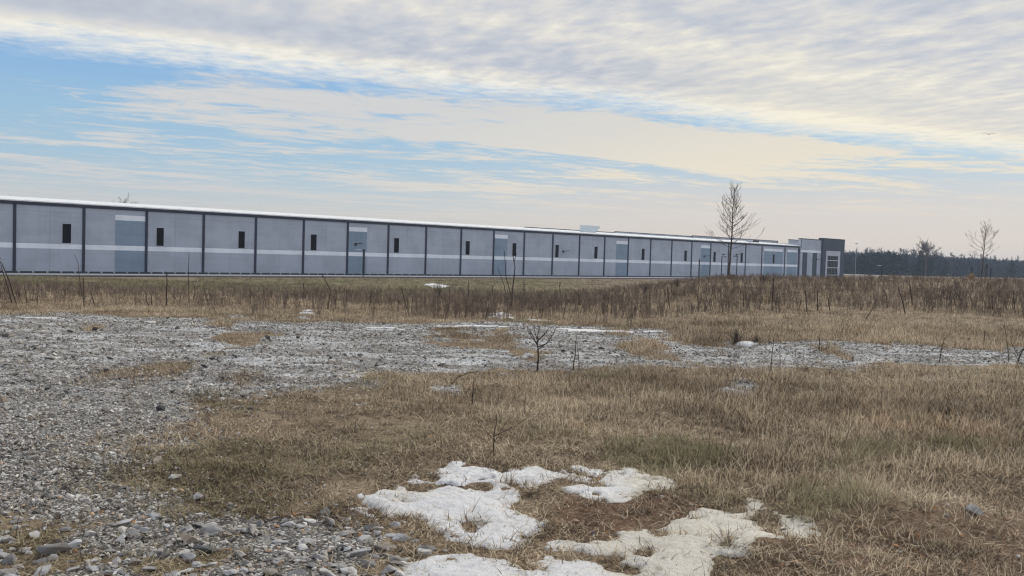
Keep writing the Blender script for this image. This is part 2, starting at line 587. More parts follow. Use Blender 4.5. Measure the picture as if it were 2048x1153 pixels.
# ------------------------------------------------------------------ scatter with geometry nodes
def scatter(name, pts, rnd, green, scl, rot, idx, sources):
    me = bpy.data.meshes.new(name)
    n = len(pts)
    me.vertices.add(n); me.vertices.foreach_set('co', np.asarray(pts, np.float32).ravel())
    for nm, typ, arr in (('rnd', 'FLOAT', rnd), ('green', 'FLOAT', green), ('idx', 'INT', idx)):
        a = me.attributes.new(nm, typ, 'POINT'); a.data.foreach_set('value', np.asarray(arr, np.int32 if typ == 'INT' else np.float32))
    for nm, arr in (('scl', scl), ('rot', rot)):
        a = me.attributes.new(nm, 'FLOAT_VECTOR', 'POINT'); a.data.foreach_set('vector', np.asarray(arr, np.float32).ravel())
    me.update()
    o = bpy.data.objects.new(name, me); COL.objects.link(o)
    c = bpy.data.collections.new(name + '_kit')
    for s_ in sources: c.objects.link(s_)
    ng = bpy.data.node_groups.new(name + '_nodes', 'GeometryNodeTree')
    ng.interface.new_socket('Geometry', in_out='INPUT', socket_type='NodeSocketGeometry')
    ng.interface.new_socket('Geometry', in_out='OUTPUT', socket_type='NodeSocketGeometry')
    N = ng.nodes; L = ng.links
    gi = N.new('NodeGroupInput'); go = N.new('NodeGroupOutput')
    mp = N.new('GeometryNodeMeshToPoints'); ip = N.new('GeometryNodeInstanceOnPoints')
    ci = N.new('GeometryNodeCollectionInfo'); ci.inputs['Collection'].default_value = c
    ci.inputs['Separate Children'].default_value = True; ci.inputs['Reset Children'].default_value = True

    def na(nm, dt):
        q = N.new('GeometryNodeInputNamedAttribute'); q.data_type = dt; q.inputs['Name'].default_value = nm
        return [s for s in q.outputs if s.enabled and s.name == 'Attribute'][0]
    L.new(gi.outputs[0], mp.inputs[0]); L.new(mp.outputs[0], ip.inputs['Points']); L.new(ci.outputs[0], ip.inputs['Instance'])
    ip.inputs['Pick Instance'].default_value = True
    L.new(na('idx', 'INT'), ip.inputs['Instance Index'])
    er = N.new('FunctionNodeEulerToRotation'); L.new(na('rot', 'FLOAT_VECTOR'), er.inputs[0]); L.new(er.outputs[0], ip.inputs['Rotation'])
    L.new(na('scl', 'FLOAT_VECTOR'), ip.inputs['Scale'])
    L.new(ip.outputs[0], go.inputs[0])
    md = o.modifiers.new('scatter', 'NODES'); md.node_group = ng
    return o


def blade_tuft(name, nb, hmin, hmax, spread, width, lean, mat, segs=3):
    V = []; Fc = []; tone = []
    for _ in range(nb):
        h = R.uniform(hmin, hmax); az = R.uniform(0, 6.283); ld = R.uniform(0, 6.283)
        rr = spread * math.sqrt(R.random())
        p = np.array([rr * math.cos(az), rr * math.sin(az), -.01])
        el = math.radians(R.uniform(*lean)); curl = math.radians(R.uniform(-20, 120)) / segs
        wv = np.array([-math.sin(ld), math.cos(ld), 0]); w = width * R.uniform(.6, 1.3)
        tn = R.random(); tn = tn * .5 if tn < .55 else .45 + .55 * tn
        b = len(V)
        for k in range(segs + 1):
            ww = w * (1 - .85 * k / segs)
            V += [p - wv * ww / 2, p + wv * ww / 2]; tone += [tn, tn]
            a = el - curl * k
            ld2 = ld + R.uniform(-.25, .25)
            p = p + (h / segs) * np.array([math.cos(ld2) * math.cos(a), math.sin(ld2) * math.cos(a), math.sin(a)])
        for k in range(segs): Fc.append((b + 2 * k, b + 2 * k + 1, b + 2 * k + 3, b + 2 * k + 2))
    o = mesh_obj(name, V, Fc, mat, link=False)
    a = o.data.attributes.new('tone', 'FLOAT', 'POINT'); a.data.foreach_set('value', tone)
    return o


def weed_plant(name, h, stems, mat, rad=.006, brush=.5, dark=1.0):
    mb = MB()
    for _ in range(stems):
        x, y = R.gauss(0, .07), R.gauss(0, .07)
        hh = h * R.uniform(.6, 1.1); lx, ly = R.gauss(0, .12), R.gauss(0, .12)
        pts = [(x, y, -.02), (x + lx * hh * .4, y + ly * hh * .4, hh * .5), (x + lx * hh + R.gauss(0, .03), y + ly * hh, hh)]
        mb.tube(pts, [rad, rad * .7, rad * .35], 3)
        for _ in range(int(9 * brush)):
            f = R.uniform(.35, .95)
            bx, by, bz = x + lx * hh * f, y + ly * hh * f, hh * f
            a = R.uniform(0, 6.28); l = R.uniform(.08, .22) * hh
            e = (bx + math.cos(a) * l * .6, by + math.sin(a) * l * .6, bz + l)
            mb.tube([(bx, by, bz), e], [rad * .5, rad * .3], 3)
            if R.random() < .5:
                a2 = a + R.uniform(-1, 1)
                mb.tube([e, (e[0] + math.cos(a2) * l * .3, e[1] + math.sin(a2) * l * .3, e[2] + l * .4)], [rad * .45, rad * .8], 3)
    o = mb.build(name, mat, link=False)
    tn = dark * NR.random(len(mb.v) // 3 + 1).repeat(3)[:len(mb.v)]
    a = o.data.attributes.new('tone', 'FLOAT', 'POINT'); a.data.foreach_set('value', tn)
    return o


def field_pts(y0, y1, dens, tmin=-.68, tmax=.68):
    """random ground points inside the wedge the camera looks over, uniform per square metre"""
    area = (tmax - tmin) * (y1 * y1 - y0 * y0) / 2
    n = int(area * dens)
    y = np.sqrt(NR.random(n) * (y1 * y1 - y0 * y0) + y0 * y0)
    x = (NR.random(n) * (tmax - tmin) + tmin) * y
    return x, y


# snow outlines (pixel traced, laid on the ground at true size)
SNOW = {
 'A': ([(716, 1003), (742, 990), (788, 983), (806, 970), (822, 957), (850, 950), (878, 938), (905, 932), (935, 930), (962, 940), (995, 946), (1003, 962),
        (1010, 985), (1022, 1002), (1038, 1028), (1062, 1034), (1078, 1042), (1068, 1064), (1058, 1078), (1020, 1096), (985, 1100), (945, 1088), (912, 1077),
        (888, 1058), (860, 1048), (830, 1040), (822, 1024), (796, 1033), (768, 1019), (728, 1013)],
       [(838, 984, 34, 9), (806, 1004, 20, 8), (864, 963, 14, 6), (962, 984, 24, 7), (936, 1054, 10, 6)], .8),
 'B': ([(1012, 950), (1040, 940), (1075, 940), (1110, 946), (1130, 956), (1105, 966), (1088, 976), (1058, 985), (1035, 980), (1028, 970), (1008, 962)], [(1030, 976, 12, 5)], .2),
 'B2': ([(1130, 942), (1160, 932), (1186, 938), (1196, 952), (1180, 962), (1158, 972), (1145, 962)], [(1162, 946, 8, 4)], .2),
 'C': ([(1126, 984), (1160, 966), (1200, 960), (1232, 941), (1264, 933), (1292, 950), (1322, 962), (1352, 973), (1330, 984), (1290, 986), (1262, 998), (1222, 1002), (1170, 1000), (1135, 993)],
       [(1196, 972, 12, 4)], .5),
 'D1': ([(804, 1136), (850, 1119), (890, 1112), (930, 1112), (968, 1122), (1006, 1132), (1040, 1150), (1060, 1200), (1040, 1260), (820, 1260)], [(905, 1130, 10, 5)], .2),
 'D2': ([(1058, 1128), (1095, 1110), (1122, 1098), (1098, 1096), (1102, 1086), (1135, 1084), (1200, 1092), (1238, 1102), (1226, 1082), (1242, 1070), (1300, 1062), (1345, 1051), (1390, 1050),
         (1392, 1028), (1440, 1036), (1480, 1041), (1498, 1032), (1500, 1014), (1514, 1024), (1514, 1044), (1484, 1054), (1512, 1076), (1552, 1092), (1562, 1104), (1500, 1106), (1478, 1120),
         (1440, 1122), (1424, 1136), (1404, 1160), (1395, 1260), (1070, 1260), (1050, 1180)],
        [(1132, 1114, 24, 13), (1216, 1132, 22, 9), (1450, 1112, 34, 9), (1286, 1116, 12, 6), (1262, 1148, 14, 8), (1320, 1080, 12, 5)], 1.0),
 'E': ([(1558, 1070), (1574, 1062), (1602, 1059), (1620, 1070), (1612, 1083), (1580, 1086)], [], .9),
 'F': ([(704, 1022), (716, 1018), (730, 1022), (728, 1031), (708, 1030)], [], .2),
}
SNOW_P = {k: pxpoly(v[0]) for k, v in SNOW.items()}


def snow_cover(x, y):
    d = np.full(np.shape(x), -9.0)
    for k, P in SNOW_P.items():
        s = poly_sd(P, x, y)
        for (hx, hy, rx, ry) in SNOW[k][1]:
            c = on_plane(hx, hy); ex = on_plane(hx + rx, hy); ey = on_plane(hx, hy - ry)
            ax = abs(ex[0] - c[0]); ay = abs(ey[1] - c[1])
            q = np.sqrt(((x - c[0]) / ax) ** 2 + ((y - c[1]) / ay) ** 2)
            s = np.minimum(s, (q - 1) * min(ax, ay))
        d = np.maximum(d, s)
    return d


def build_scatter():
    # ---- short dry grass
    fine = [blade_tuft('dry_tuft', 26, .035, .10, .095, .0056, (3, 60), M['grass'], 4) for _ in range(5)] + \
           [blade_tuft('dry_tuft', 17, .07, .18, .06, .0052, (25, 85), M['grass']) for _ in range(3)]
    xs = []; ys = []; kind = []
    for y0, y1, de in ((3.6, 8, 330), (8, 13, 190), (13, 25, 85)):
        w = .95 if y1 < 9 else (.78 if y1 < 14 else .68)
        x, y = field_pts(y0, y1, de, -w, w)
        xs.append(x); ys.append(y)
    x = np.concatenate(xs); y = np.concatenate(ys)
    g = gravel_mask(x, y); cl = fbm(x * 1.1, y * 1.1, 71)
    r = red_mask(x, y)
    keep = NR.random(len(x)) < (1 - g) ** 1.3 * np.clip(1.05 + (cl - .5) * 2.2, .42, 1.0) * (1 - .62 * r) + .02
    sn = snow_cover(x, y)
    keep &= ((sn < 0.0) | (NR.random(len(x)) < np.where(sn < .06, .55, .15)))
    x = x[keep]; y = y[keep]; cl = cl[keep]; r = r[keep]; n = len(x)
    tall = fbm(x * .45 + 3, y * .45, 81)
    right = sstep(.0, .25, x / y) * sstep(5.5, 8, y)
    pt = np.clip(.10 + (tall - .5) * 1.4 + .35 * right, .03, .8)
    idx = np.where(NR.random(n) < pt, NR.integers(5, 8, n), NR.integers(0, 5, n))
    s = NR.uniform(.7, 1.25, n) * (1 + .5 * (cl - .5)) * (1 + .22 * right) * (1 - .15 * r)
    s = s * (1 + .3 * sstep(11, 22, y))
    z = height(x, y)
    rot = np.stack([NR.normal(0, .12, n), NR.normal(0, .12, n), NR.random(n) * 6.283], -1)
    scl = np.stack([s * 1.15, s * 1.15, s * NR.uniform(.55, 1.0, n)], -1)
    gm = green_mask(x, y)
    o = scatter('dry_grass', np.stack([x, y, z], -1), NR.random(n), gm, scl, rot, idx, fine)
    tag(o, 'short dry tan winter grass matted over the foreground', 'grass', kind='stuff')
    print('grass', n)
    # ---- rough grass of the middle distance
    mid = [blade_tuft('meadow_tuft', 30, .10, .27, .25, .012, (8, 70), M['grass']) for _ in range(5)]
    xs = []; ys = []
    for y0, y1, de in ((21, 40, 15), (40, 75, 6.5), (75, 122, 3.2)):
        x, y = field_pts(y0, y1, de, -.66, .66); xs.append(x); ys.append(y)
    x, y = field_pts(122, 215, 1.2, -.35, .3); xs.append(x); ys.append(y)
    x = np.concatenate(xs); y = np.concatenate(ys)
    perp = WD - (x * ix_ + y * iy_)
    g = gravel_mask(x, y)
    keep = (perp > 17) & (NR.random(len(x)) < (1 - g) + .02)
    x = x[keep]; y = y[keep]; n = len(x)
    cl = fbm(x * .25, y * .25, 91)
    s = NR.uniform(.6, 1.3, n) * (.45 + 1.2 * cl) * (1 + .8 * sstep(50, 110, y))
    s *= 1 - .42 * (1 - sstep(24, 36, y))
    z = height(x, y)
    rot = np.stack([NR.normal(0, .08, n), NR.normal(0, .08, n), NR.random(n) * 6.283], -1)
    scl = np.stack([s, s, s * NR.uniform(.6, 1.1, n) * (.55 + .9 * fbm(x * .5, y * .5, 95))], -1)
    o = scatter('meadow_grass', np.stack([x, y, z], -1), NR.random(n), green_mask(x, y), scl, rot, NR.integers(0, 5, n), mid)
    tag(o, 'rough brown and olive meadow grass sloping down to the warehouse road', 'grass', kind='stuff')
    print('meadow', n)
    # ---- weeds
    wd = [weed_plant('dead_weed', R.uniform(.55, .8), R.randint(3, 6), M['weed'], .0075, .9) for _ in range(6)] + \
         [weed_plant('dead_weed', R.uniform(.6, .95), 3, M['weed'], .0105, .5, .38) for _ in range(4)]
    xs = []; ys = []
    for y0, y1, de in ((21, 45, 6.4), (45, 125, 3.2), ):
        x, y = field_pts(y0, y1, de, -.66, .66); xs.append(x); ys.append(y)
    x = np.concatenate(xs); y = np.concatenate(ys)
    t = x / y
    cl = fbm(x * .18, y * .18, 101); cl2 = fbm(x * .5, y * .5, 103)
    lim = 74 + 26 * sstep(-.05, .25, t)                       # the band reaches further on the right
    start = 21 + 9 * sstep(.12, .3, t)
    p = sstep(0, 5, y - start) * (1 - sstep(lim - 14, lim, y)) * np.clip(.50 + (cl - .5) * 2.6 + (cl2 - .5) * 2.2, .05, 1)
    p = np.maximum(p, .30 * sstep(.46, .62, cl2) * (y > 30) * (WD - (x * ix_ + y * iy_) > 19))
    p *= .55 + .45 * sstep(-.45, -.05, t)
    g = gravel_mask(x, y)
    keep = (NR.random(len(x)) < p * (1 - g))
    x = x[keep]; y = y[keep]; n = len(x); t = x / y
    s = NR.uniform(.55, 1.15, n) * (.8 + .4 * fbm(x * .2, y * .2, 111)) * (.78 + .22 * sstep(-.4, 0, t))
    z = height(x, y)
    rot = np.stack([NR.normal(0, .1, n), NR.normal(0, .1, n), NR.random(n) * 6.283], -1)
    s = s * (1 - .25 * sstep(55, 85, y) * sstep(0, .2, t)) * .92
    scl = np.stack([s, s, s], -1)
    o = scatter('dead_weeds', np.stack([x, y, z], -1), NR.random(n), np.zeros(n), scl, rot, NR.integers(0, 10, n), wd)
    tag(o, 'belt of dead brown weed stalks across the field beyond the gravel', 'weeds', kind='stuff')
    print('weeds', n)
    # ---- gravel stones
    rocks = [rock_obj('gravel_stone', 1.0, (1, .8, .62), M['stone'], seed=40 + k, sub=1) for k in range(8)]
    xs = []; ys = []; ss = []
    for y0, y1, de, sz in ((3.6, 8, 1000, .0155), (8, 13, 480, .018), (13, 25, 150, .022)):
        w = .95 if y1 < 9 else (.78 if y1 < 14 else .68)
        x, y = field_pts(y0, y1, de, -w, w); xs.append(x); ys.append(y)
        ss.append(np.exp(NR.normal(0, .34, len(x))) * sz)
    x = np.concatenate(xs); y = np.concatenate(ys); s = np.concatenate(ss)
    g = gravel_mask(x, y)
    keep = (NR.random(len(x)) < g * 1.0 + .035 + .05 * red_mask(x, y) + .22 * sstep(-2.6, 0, poly_sd(G1, x, y)) * (y < 14)) & (snow_cover(x, y) < 0)
    x = x[keep]; y = y[keep]; s = s[keep]; n = len(x)
    big = NR.random(n) < .012
    s = np.where(big, s * 1.9, s); s = np.where(g[keep] < .3, np.minimum(s * .7, .022), s)
    z = height(x, y) + s * .25
    rot = np.stack([NR.normal(0, .35, n), NR.normal(0, .35, n), NR.random(n) * 6.283], -1)
    scl = np.stack([s, s, s], -1)
    o = scatter('gravel', np.stack([x, y, z], -1), NR.random(n), np.zeros(n), scl, rot, NR.integers(0, 8, n), rocks)
    tag(o, 'loose grey crushed stone gravel spread over the lot', 'gravel', kind='stuff')
    print('gravel', n)
    # ---- fallen leaves and wood chips on the bare soil
    leaf = []
    for k in range(4):
        mb = MB(); a = [(math.cos(q) * (1 + .3 * R.random()), math.sin(q) * .6 * (1 + .3 * R.random()), .25 * R.uniform(-1, 1)) for q in [i * math.pi / 3 for i in range(6)]]
        for i in range(6): mb.face([(0, 0, .2), a[i], a[(i + 1) % 6]])
        leaf.append(mb.build('leaf', plain('fallen_leaf', ((.33, .17, .08), (.26, .14, .07), (.42, .29, .19), (.40, .30, .22))[k], .8, .2, 30), link=False))
    x, y = field_pts(3.8, 8.5, 110)
    p = .05 + .6 * red_mask(x, y) + .22 * (gravel_mask(x, y) > .5) * (y < 5.6)
    keep = (NR.random(len(x)) < p) & (snow_cover(x, y) < 0); x = x[keep]; y = y[keep]; n = len(x)
    s = NR.uniform(.008, .02, n)
    o = scatter('leaf_litter', np.stack([x, y, height(x, y) + .015], -1), NR.random(n), np.zeros(n), np.stack([s, s, s], -1),
                np.stack([NR.normal(0, .4, n), NR.normal(0, .4, n), NR.random(n) * 6.28], -1), NR.integers(0, 4, n), leaf)
    tag(o, 'rusty leaf litter and pale chips on the bare soil', 'leaf litter', kind='stuff')


def rock_obj(name, size, prop, mat, seed=0, sub=2, link=False, parent=None):
    """angular crushed stone: hull of a few points, edges slightly knocked off"""
    rr = random.Random(seed)
    bm = bmesh.new()
    for _ in range(12 if sub > 1 else 9):
        d = Vector((rr.gauss(0, 1), rr.gauss(0, 1), rr.gauss(0, 1))).normalized() * rr.uniform(.72, 1.05)
        bm.verts.new((d.x * size, d.y * size, d.z * size))
    r = bmesh.ops.convex_hull(bm, input=bm.verts[:])
    bmesh.ops.delete(bm, geom=[v for v in bm.verts if not v.link_faces], context='VERTS')
    if sub > 1:
        bmesh.ops.bevel(bm, geom=bm.edges[:], offset=.05 * size, segments=1, affect='EDGES', profile=.5)
    for v in bm.verts:
        v.co = Vector((v.co.x * prop[0], v.co.y * prop[1], v.co.z * prop[2]))
    me = bpy.data.meshes.new(name); bm.to_mesh(me); bm.free()
    me.materials.append(mat)
    o = bpy.data.objects.new(name, me)
    if link: COL.objects.link(o)
    return o


build_scatter()


# ------------------------------------------------------------------ snow patches
def build_snow(key, label, thick=.036, step=.014):
    P = SNOW_P[key]; _, holes, dirty = SNOW[key]
    xs = [p[0] for p in P]; ys = [p[1] for p in P]
    gx = np.arange(min(xs) - .1, max(xs) + .1, step); gy = np.arange(max(min(ys), 3.6) - .1, max(ys) + .1, step)
    X, Y = np.meshgrid(gx, gy)
    s = poly_sd(P, X, Y)
    for (hx, hy, rx, ry) in holes:
        c = on_plane(hx, hy); ex = on_plane(hx + rx, hy); ey = on_plane(hx, hy - ry)
        ax = abs(ex[0] - c[0]); ay = abs(ey[1] - c[1])
        q = np.sqrt(((X - c[0]) / ax) ** 2 + ((Y - c[1]) / ay) ** 2)
        s = np.minimum(s, (q - 1) * min(ax, ay))
    s = s + (fbm(X * 5, Y * 5, 201, 6) - .5) * .28 + (fbm(X * 22, Y * 22, 205, 2) - .5) * .06 + .035
    pits = sstep(.66, .76, fbm(X * 6.5, Y * 6.5, 211, 3))
    s = s - pits * .11
    T = thick * np.sqrt(np.clip(s, 0, .22) / .22) * (1 + (fbm(X * 2.5, Y * 2.5, 221) - .5) * .9)
    T = T + np.clip(s * 12, 0, 1) * ((fbm(X * 9, Y * 9, 231, 4) - .5) * .034 + (fbm(X * 30, Y * 30, 233, 2) - .5) * .012)
    T = np.where(s > 0, np.maximum(T, .004), s * 1.2)
    Z = height(X, Y) + T - .004 + (T < 0) * -.004
    ny, nx = X.shape
    idx = np.arange(nx * ny).reshape(ny, nx)
    Fq = np.stack([idx[:-1, :-1], idx[:-1, 1:], idx[1:, 1:], idx[1:, :-1]], -1).reshape(-1, 4)
    keep = (s.ravel()[Fq] > -.03).all(1) & (s.ravel()[Fq] > 0).any(1)
    Fq = Fq[keep]
    used = np.unique(Fq); rm = -np.ones(nx * ny, int); rm[used] = np.arange(len(used))
    V = np.stack([X, Y, Z], -1).reshape(-1, 3)[used]
    o = np_mesh('snow_patch', V, rm[Fq], M['snow'])
    d = dirty * sstep(.1, 1.2, V[:, 0]) + .3 * (1 - np.clip(s.ravel()[used] / .12, 0, 1))
    a = o.data.attributes.new('dirt', 'FLOAT', 'POINT'); a.data.foreach_set('value', d.astype(np.float32))
    tag(o, label, 'snow patch', 'patches of melting snow')


build_snow('A', 'largest white melting snow patch left of the bare soil with grass poking through')
build_snow('B', 'small white snow patch touching the right tip of the largest snow patch')
build_snow('B2', 'tiny lumpy snow scrap between two bigger patches behind the bare soil')
build_snow('C', 'pale snow patch on the far right rim of the bare soil')
build_snow('D1', 'white snow patch at the bottom edge beside the grey riprap stones')
build_snow('D2', 'yellowish pitted snow patch spreading right along the bottom edge')
build_snow('E', 'small detached snow lump on grass right of the yellowish patch')
build_snow('F', 'tiny snow crumb left of the largest snow patch')


def far_snow(pts, label, thick=.12, step=.04):
    w = [ground_hit(*p) for p in pts]
    P = [(q[0], q[1]) for q in w]
    xs = [p[0] for p in P]; ys = [p[1] for p in P]
    gx = np.linspace(min(xs) - .3, max(xs) + .3, 60); gy = np.linspace(min(ys) - .3, max(ys) + .3, 46)
    X, Y = np.meshgrid(gx, gy)
    s = poly_sd(P, X, Y) + (fbm(X * 1.2, Y * 2.6, 301) - .5) * 1.5 - (thick < .05) * .2
    T = np.where(s > 0, thick * np.sqrt(np.clip(s, 0, .6) / .6) + .01, s * .6)
    Z = height(X, Y) + T
    ny, nx = X.shape; idx = np.arange(nx * ny).reshape(ny, nx)
    Fq = np.stack([idx[:-1, :-1], idx[:-1, 1:], idx[1:, 1:], idx[1:, :-1]], -1).reshape(-1, 4)
    ok = (s.ravel()[Fq] > -.15).all(1) & (s.ravel()[Fq] > 0).any(1)
    grid = ok.reshape(ny - 1, nx - 1); lab = np.zeros(grid.shape, int); c = 0
    for i, j in zip(*np.nonzero(grid)):
        if lab[i, j]: continue
        c += 1; st = [(i, j)]; lab[i, j] = c
        while st:
            a_, b_ = st.pop()
            for e_, f_ in ((a_ + p_, b_ + q_) for p_ in (-1, 0, 1) for q_ in (-1, 0, 1)):
                if 0 <= e_ < ny - 1 and 0 <= f_ < nx - 1 and grid[e_, f_] and not lab[e_, f_]: lab[e_, f_] = c; st.append((e_, f_))
    for q in range(1, c + 1):
        F2 = Fq[(lab == q).ravel()]
        if len(F2) < 25: continue
        used = np.unique(F2); rm = -np.ones(nx * ny, int); rm[used] = np.arange(len(used))
        o = np_mesh('snow_patch', np.stack([X, Y, Z], -1).reshape(-1, 3)[used], rm[F2], M['snow'])
        a = o.data.attributes.new('dirt', 'FLOAT', 'POINT'); a.data.foreach_set('value', np.zeros(len(used), np.float32))
        tag(o, label, 'snow patch', 'patches of melting snow')


far_snow([(848, 569), (870, 568), (896, 573), (890, 576), (868, 576.5), (852, 572)], 'distant snow strip in the green grass before the warehouse road', .08)
far_snow([(606, 627), (615, 624), (624, 626), (622, 629), (608, 629)], 'small white snow lump at the far gravel edge left of centre', .09)
far_snow([(980, 630), (1000, 628), (1018, 632), (1010, 637), (985, 635)], 'white snow patch at the foot of the weeds near the middle', .12)
far_snow([(1468, 691), (1490, 689), (1512, 691), (1505, 695), (1475, 695)], 'rounded white snow mound beside a brown bush at the gravel strip', .11)
for k, (a, b, c, d, th, lb) in enumerate([
        (1085, 1335, 660, 667, .03, 'long thin snow streak along the far gravel edge right of centre'),
        (860, 1000, 652, 656, .025, 'thin snow streak on gravel in front of the middle weeds'),
        (735, 820, 654, 659, .025, 'short thin snow streak left of the middle of the far gravel edge'),
        (230, 400, 644, 648, .02, 'thin snow streak on the far gravel at the left'),
        (20, 215, 634, 638, .02, 'leftmost thin snow streak along the far gravel edge'),
        (1010, 1110, 640, 644, .02, 'thin snow streak next to the green grass spot')]):
    far_snow([(a, c + 1), ((a + b) / 2, c), (b, (c + d) / 2 + 1), ((a + b) / 2, d), (a + 10, c + 3)], lb, th)


# ------------------------------------------------------------------ rocks one can pick out
def rock_at(px, py, wpx, mat, label, seed, prop=(1, .8, .55), group=None, sink=.25, rz=None):
    p = ground_hit(px, py)
    w = wpx * p[1] / F_PX / 2
    o = rock_obj('rock', 1.0, prop, mat, seed, 2, True)
    for v in o.data.vertices: v.co *= w
    o.location = (p[0], p[1], p[2] + w * prop[2] * (1 - sink * 1.6))
    o.rotation_euler = (random.Random(seed).uniform(-.25, .25), random.Random(seed + 1).uniform(-.25, .25), rz if rz is not None else random.Random(seed + 2).uniform(0, 6.28))
    tag(o, label, 'rock', group)
    return o


M['rock_blue'] = stone_mat('bluish_stone', (.32, .33, .345), (.46, .47, .485), 0)
M['rock_dark'] = stone_mat('dark_stone', (.045, .048, .055), (.09, .095, .10), 0)
M['rock_pale'] = stone_mat('pale_stone', (.42, .43, .45), (.52, .52, .52), 0)
rock_at(1945, 1030, 44, M['rock_blue'], 'bluish grey block of stone alone in the dry grass at lower right', 23, (1, .75, .75), sink=.35)
rock_at(397, 1003, 34, M['rock_pale'], 'pale rounded stone in dry grass above the riprap', 5, (1, .8, .7))
rock_at(350, 961, 40, M['rock'], 'flat dark grey stone lying where gravel meets grass', 6, (1, .7, .4))
rock_at(322, 824, 24, M['rock_dark'], 'dark upright stone with a pale side on the open gravel', 8, (1, .8, .8))
rock_at(447, 758, 26, M['rock_dark'], 'long flat dark stone near the gravel and grass border', 9, (1.2, .6, .3), rz=.1)
rock_at(852, 1104, 46, M['rock_blue'], 'angular grey stone just left of the snow', 10, (1, .8, .6))
rock_at(105, 1112, 80, M['rock'], 'broad double topped grey stone at the bottom left', 12, (1, .6, .5), rz=0)
rock_at(315, 1110, 32, M['rock'], 'round flat stone in the riprap at the lower left', 13, (1, .9, .5))
rock_at(412, 1107, 60, M['rock_dark'], 'long low dark slab in the riprap', 14, (1.2, .5, .35), rz=.05)
rock_at(255, 1080, 32, M['rock_dark'], 'nearly black stone under a pale one at the lower left', 15, (1, .7, .5))
rock_at(1697, 911, 11, M['rock_pale'], 'small pale pebble standing out in the right hand grass', 16, (1, .8, .6))
rock_at(2036, 1118, 24, M['rock_pale'], 'pale stone at the extreme lower right', 17, (1, .8, .4))
rock_at(662, 1064, 30, M['rock_dark'], 'black stone with snow below it in the riprap', 18, (1, .7, .5))
listed = [(245, 1050, 44), (312, 1040, 28), (228, 1052, 26), (265, 1068, 30), (150, 1090, 40), (70, 1072, 34), (10, 1068, 30), (25, 1125, 50), (178, 1140, 42), (235, 1126, 30),
          (395, 1055, 40), (425, 1065, 50), (375, 1062, 40), (478, 1112, 34), (505, 1063, 40), (617, 1045, 36), (618, 1062, 36), (655, 1048, 40), (690, 1070, 42), (745, 1058, 34),
          (790, 1052, 30), (690, 1095, 40), (760, 1098, 50), (640, 1115, 48), (715, 1108, 52), (600, 1118, 32), (662, 1130, 40), (740, 1130, 50), (775, 1145, 44), (695, 1145, 50),
          (655, 1150, 50), (465, 1145, 40), (485, 1143, 30), (540, 1148, 40), (590, 1150, 44), (10, 1148, 40), (80, 1148, 50), (365, 1145, 40), (205, 1112, 22), (130, 1060, 24),
          (560, 1085, 30), (620, 1085, 34), (520, 1098, 24), (340, 1075, 28), (290, 1060, 24), (180, 1070, 30), (50, 1100, 34), (810, 1120, 30), (785, 1072, 40), (730, 1080, 36),
          (575, 1108, 26), (550, 1125, 30), (425, 1130, 28), (300, 1140, 30), (140, 1125, 26), (830, 1082, 26), (705, 1032, 18), (670, 1012, 16), (600, 1055, 26), (450, 1085, 26)]
for k in range(110):
    listed.append((R.uniform(-20, 850), 1032 + 140 * R.random() ** .8, R.choice((16, 20, 24, 28, 32, 38, 44))))
for k, (a, b, w) in enumerate(listed):
    q = on_plane(a, b)
    if snow_cover(np.array([q[0]]), np.array([q[1]]))[0] > 0: continue
    rock_at(a, b + 3, w * 1.2, M['rock'] if k % 4 else M['rock_blue'], 'grey angular stone in the riprap along the bottom left', 100 + k, (1, R.uniform(.55, .9), R.uniform(.28, .5)), 'riprap stones at the bottom left', sink=.36)
for k, (a, b) in enumerate([(95, 722), (220, 720), (285, 725), (145, 718), (410, 736), (375, 720), (288, 755), (212, 745), (135, 788), (196, 745), (30, 752), (345, 765), (595, 679), (535, 679),
                            (190, 662), (140, 666), (10, 675), (425, 720), (470, 717), (240, 760), (345, 748), (345, 688), (10, 732), (70, 700), (1125, 705), (1200, 700), (1705, 719), (1390, 711), (1460, 716), (660, 718)]):
    rock_at(a, b, R.choice((11, 14, 16, 19)), M['rock_dark'], 'dark stone lying on the open pale gravel', 300 + k, (1.2, .7, .5), 'dark stones on the open gravel', sink=.1)


# ------------------------------------------------------------------ warehouse
ANG = math.atan2(uy, ux)
FLIP = (ix_ * -uy + iy_ * ux) < 0
wh = empty('warehouse', P0, ANG, 'very long low grey warehouse with white stripe, dark pilasters and small black windows', 'warehouse')
# local axes: +x along the facade, +y into the building
H = 10.8; S0, S1 = -6 * BAY, 24.5 * BAY; DEEP = 110.0
nb = lambda n: n * BAY
mb = MB()
mb.box(S0, S1, 0, .3, -.4, H, 0)                      # facade panels
mb.box(S0, S0 + .3, .3, DEEP, -.4, H, 0); mb.box(S0, nb(24.5), DEEP - .3, DEEP, -.4, H, 0)
# paint bands, each set slightly proud
windows = [(.68, .81), (2.17, 2.295), (3.66, 3.785), (5.16, 5.29), (7.15, 7.28), (9.14, 9.265), (10.61, 10.74), (12.10, 12.225), (13.59, 13.72), (15.60, 15.73),
           (17.63, 17.76), (19.16, 19.29), (20.71, 20.84), (22.70, 22.83), (-1.3, -1.175)]
acc = [(1.49, 2), (6, 6.47), (10, 10.45), (14.49, 15), (18.49, 19), (22.15, 23.38), (23.68, 24.36)]
mb.box(S0, S1, -.006, 0, 3.73, 4.5, 1)
for a, b in acc:
    mb.box(nb(a), nb(b), -.009, -.0005 - .006 * 0, 8.6, 9.45, 1)
    mb.box(nb(a), nb(b), -.012, -.001, 4.5, 8.6, 2)
    mb.box(nb(a), nb(b), -.012, -.001, .05, 3.73, 2)
mb.box(S0, S1, -.004, .001, 9.36, 9.40, 3)             # horizontal reveal
mb.box(S0, S1, -.0045, .001, 4.52, 4.57, 3)
n = -5
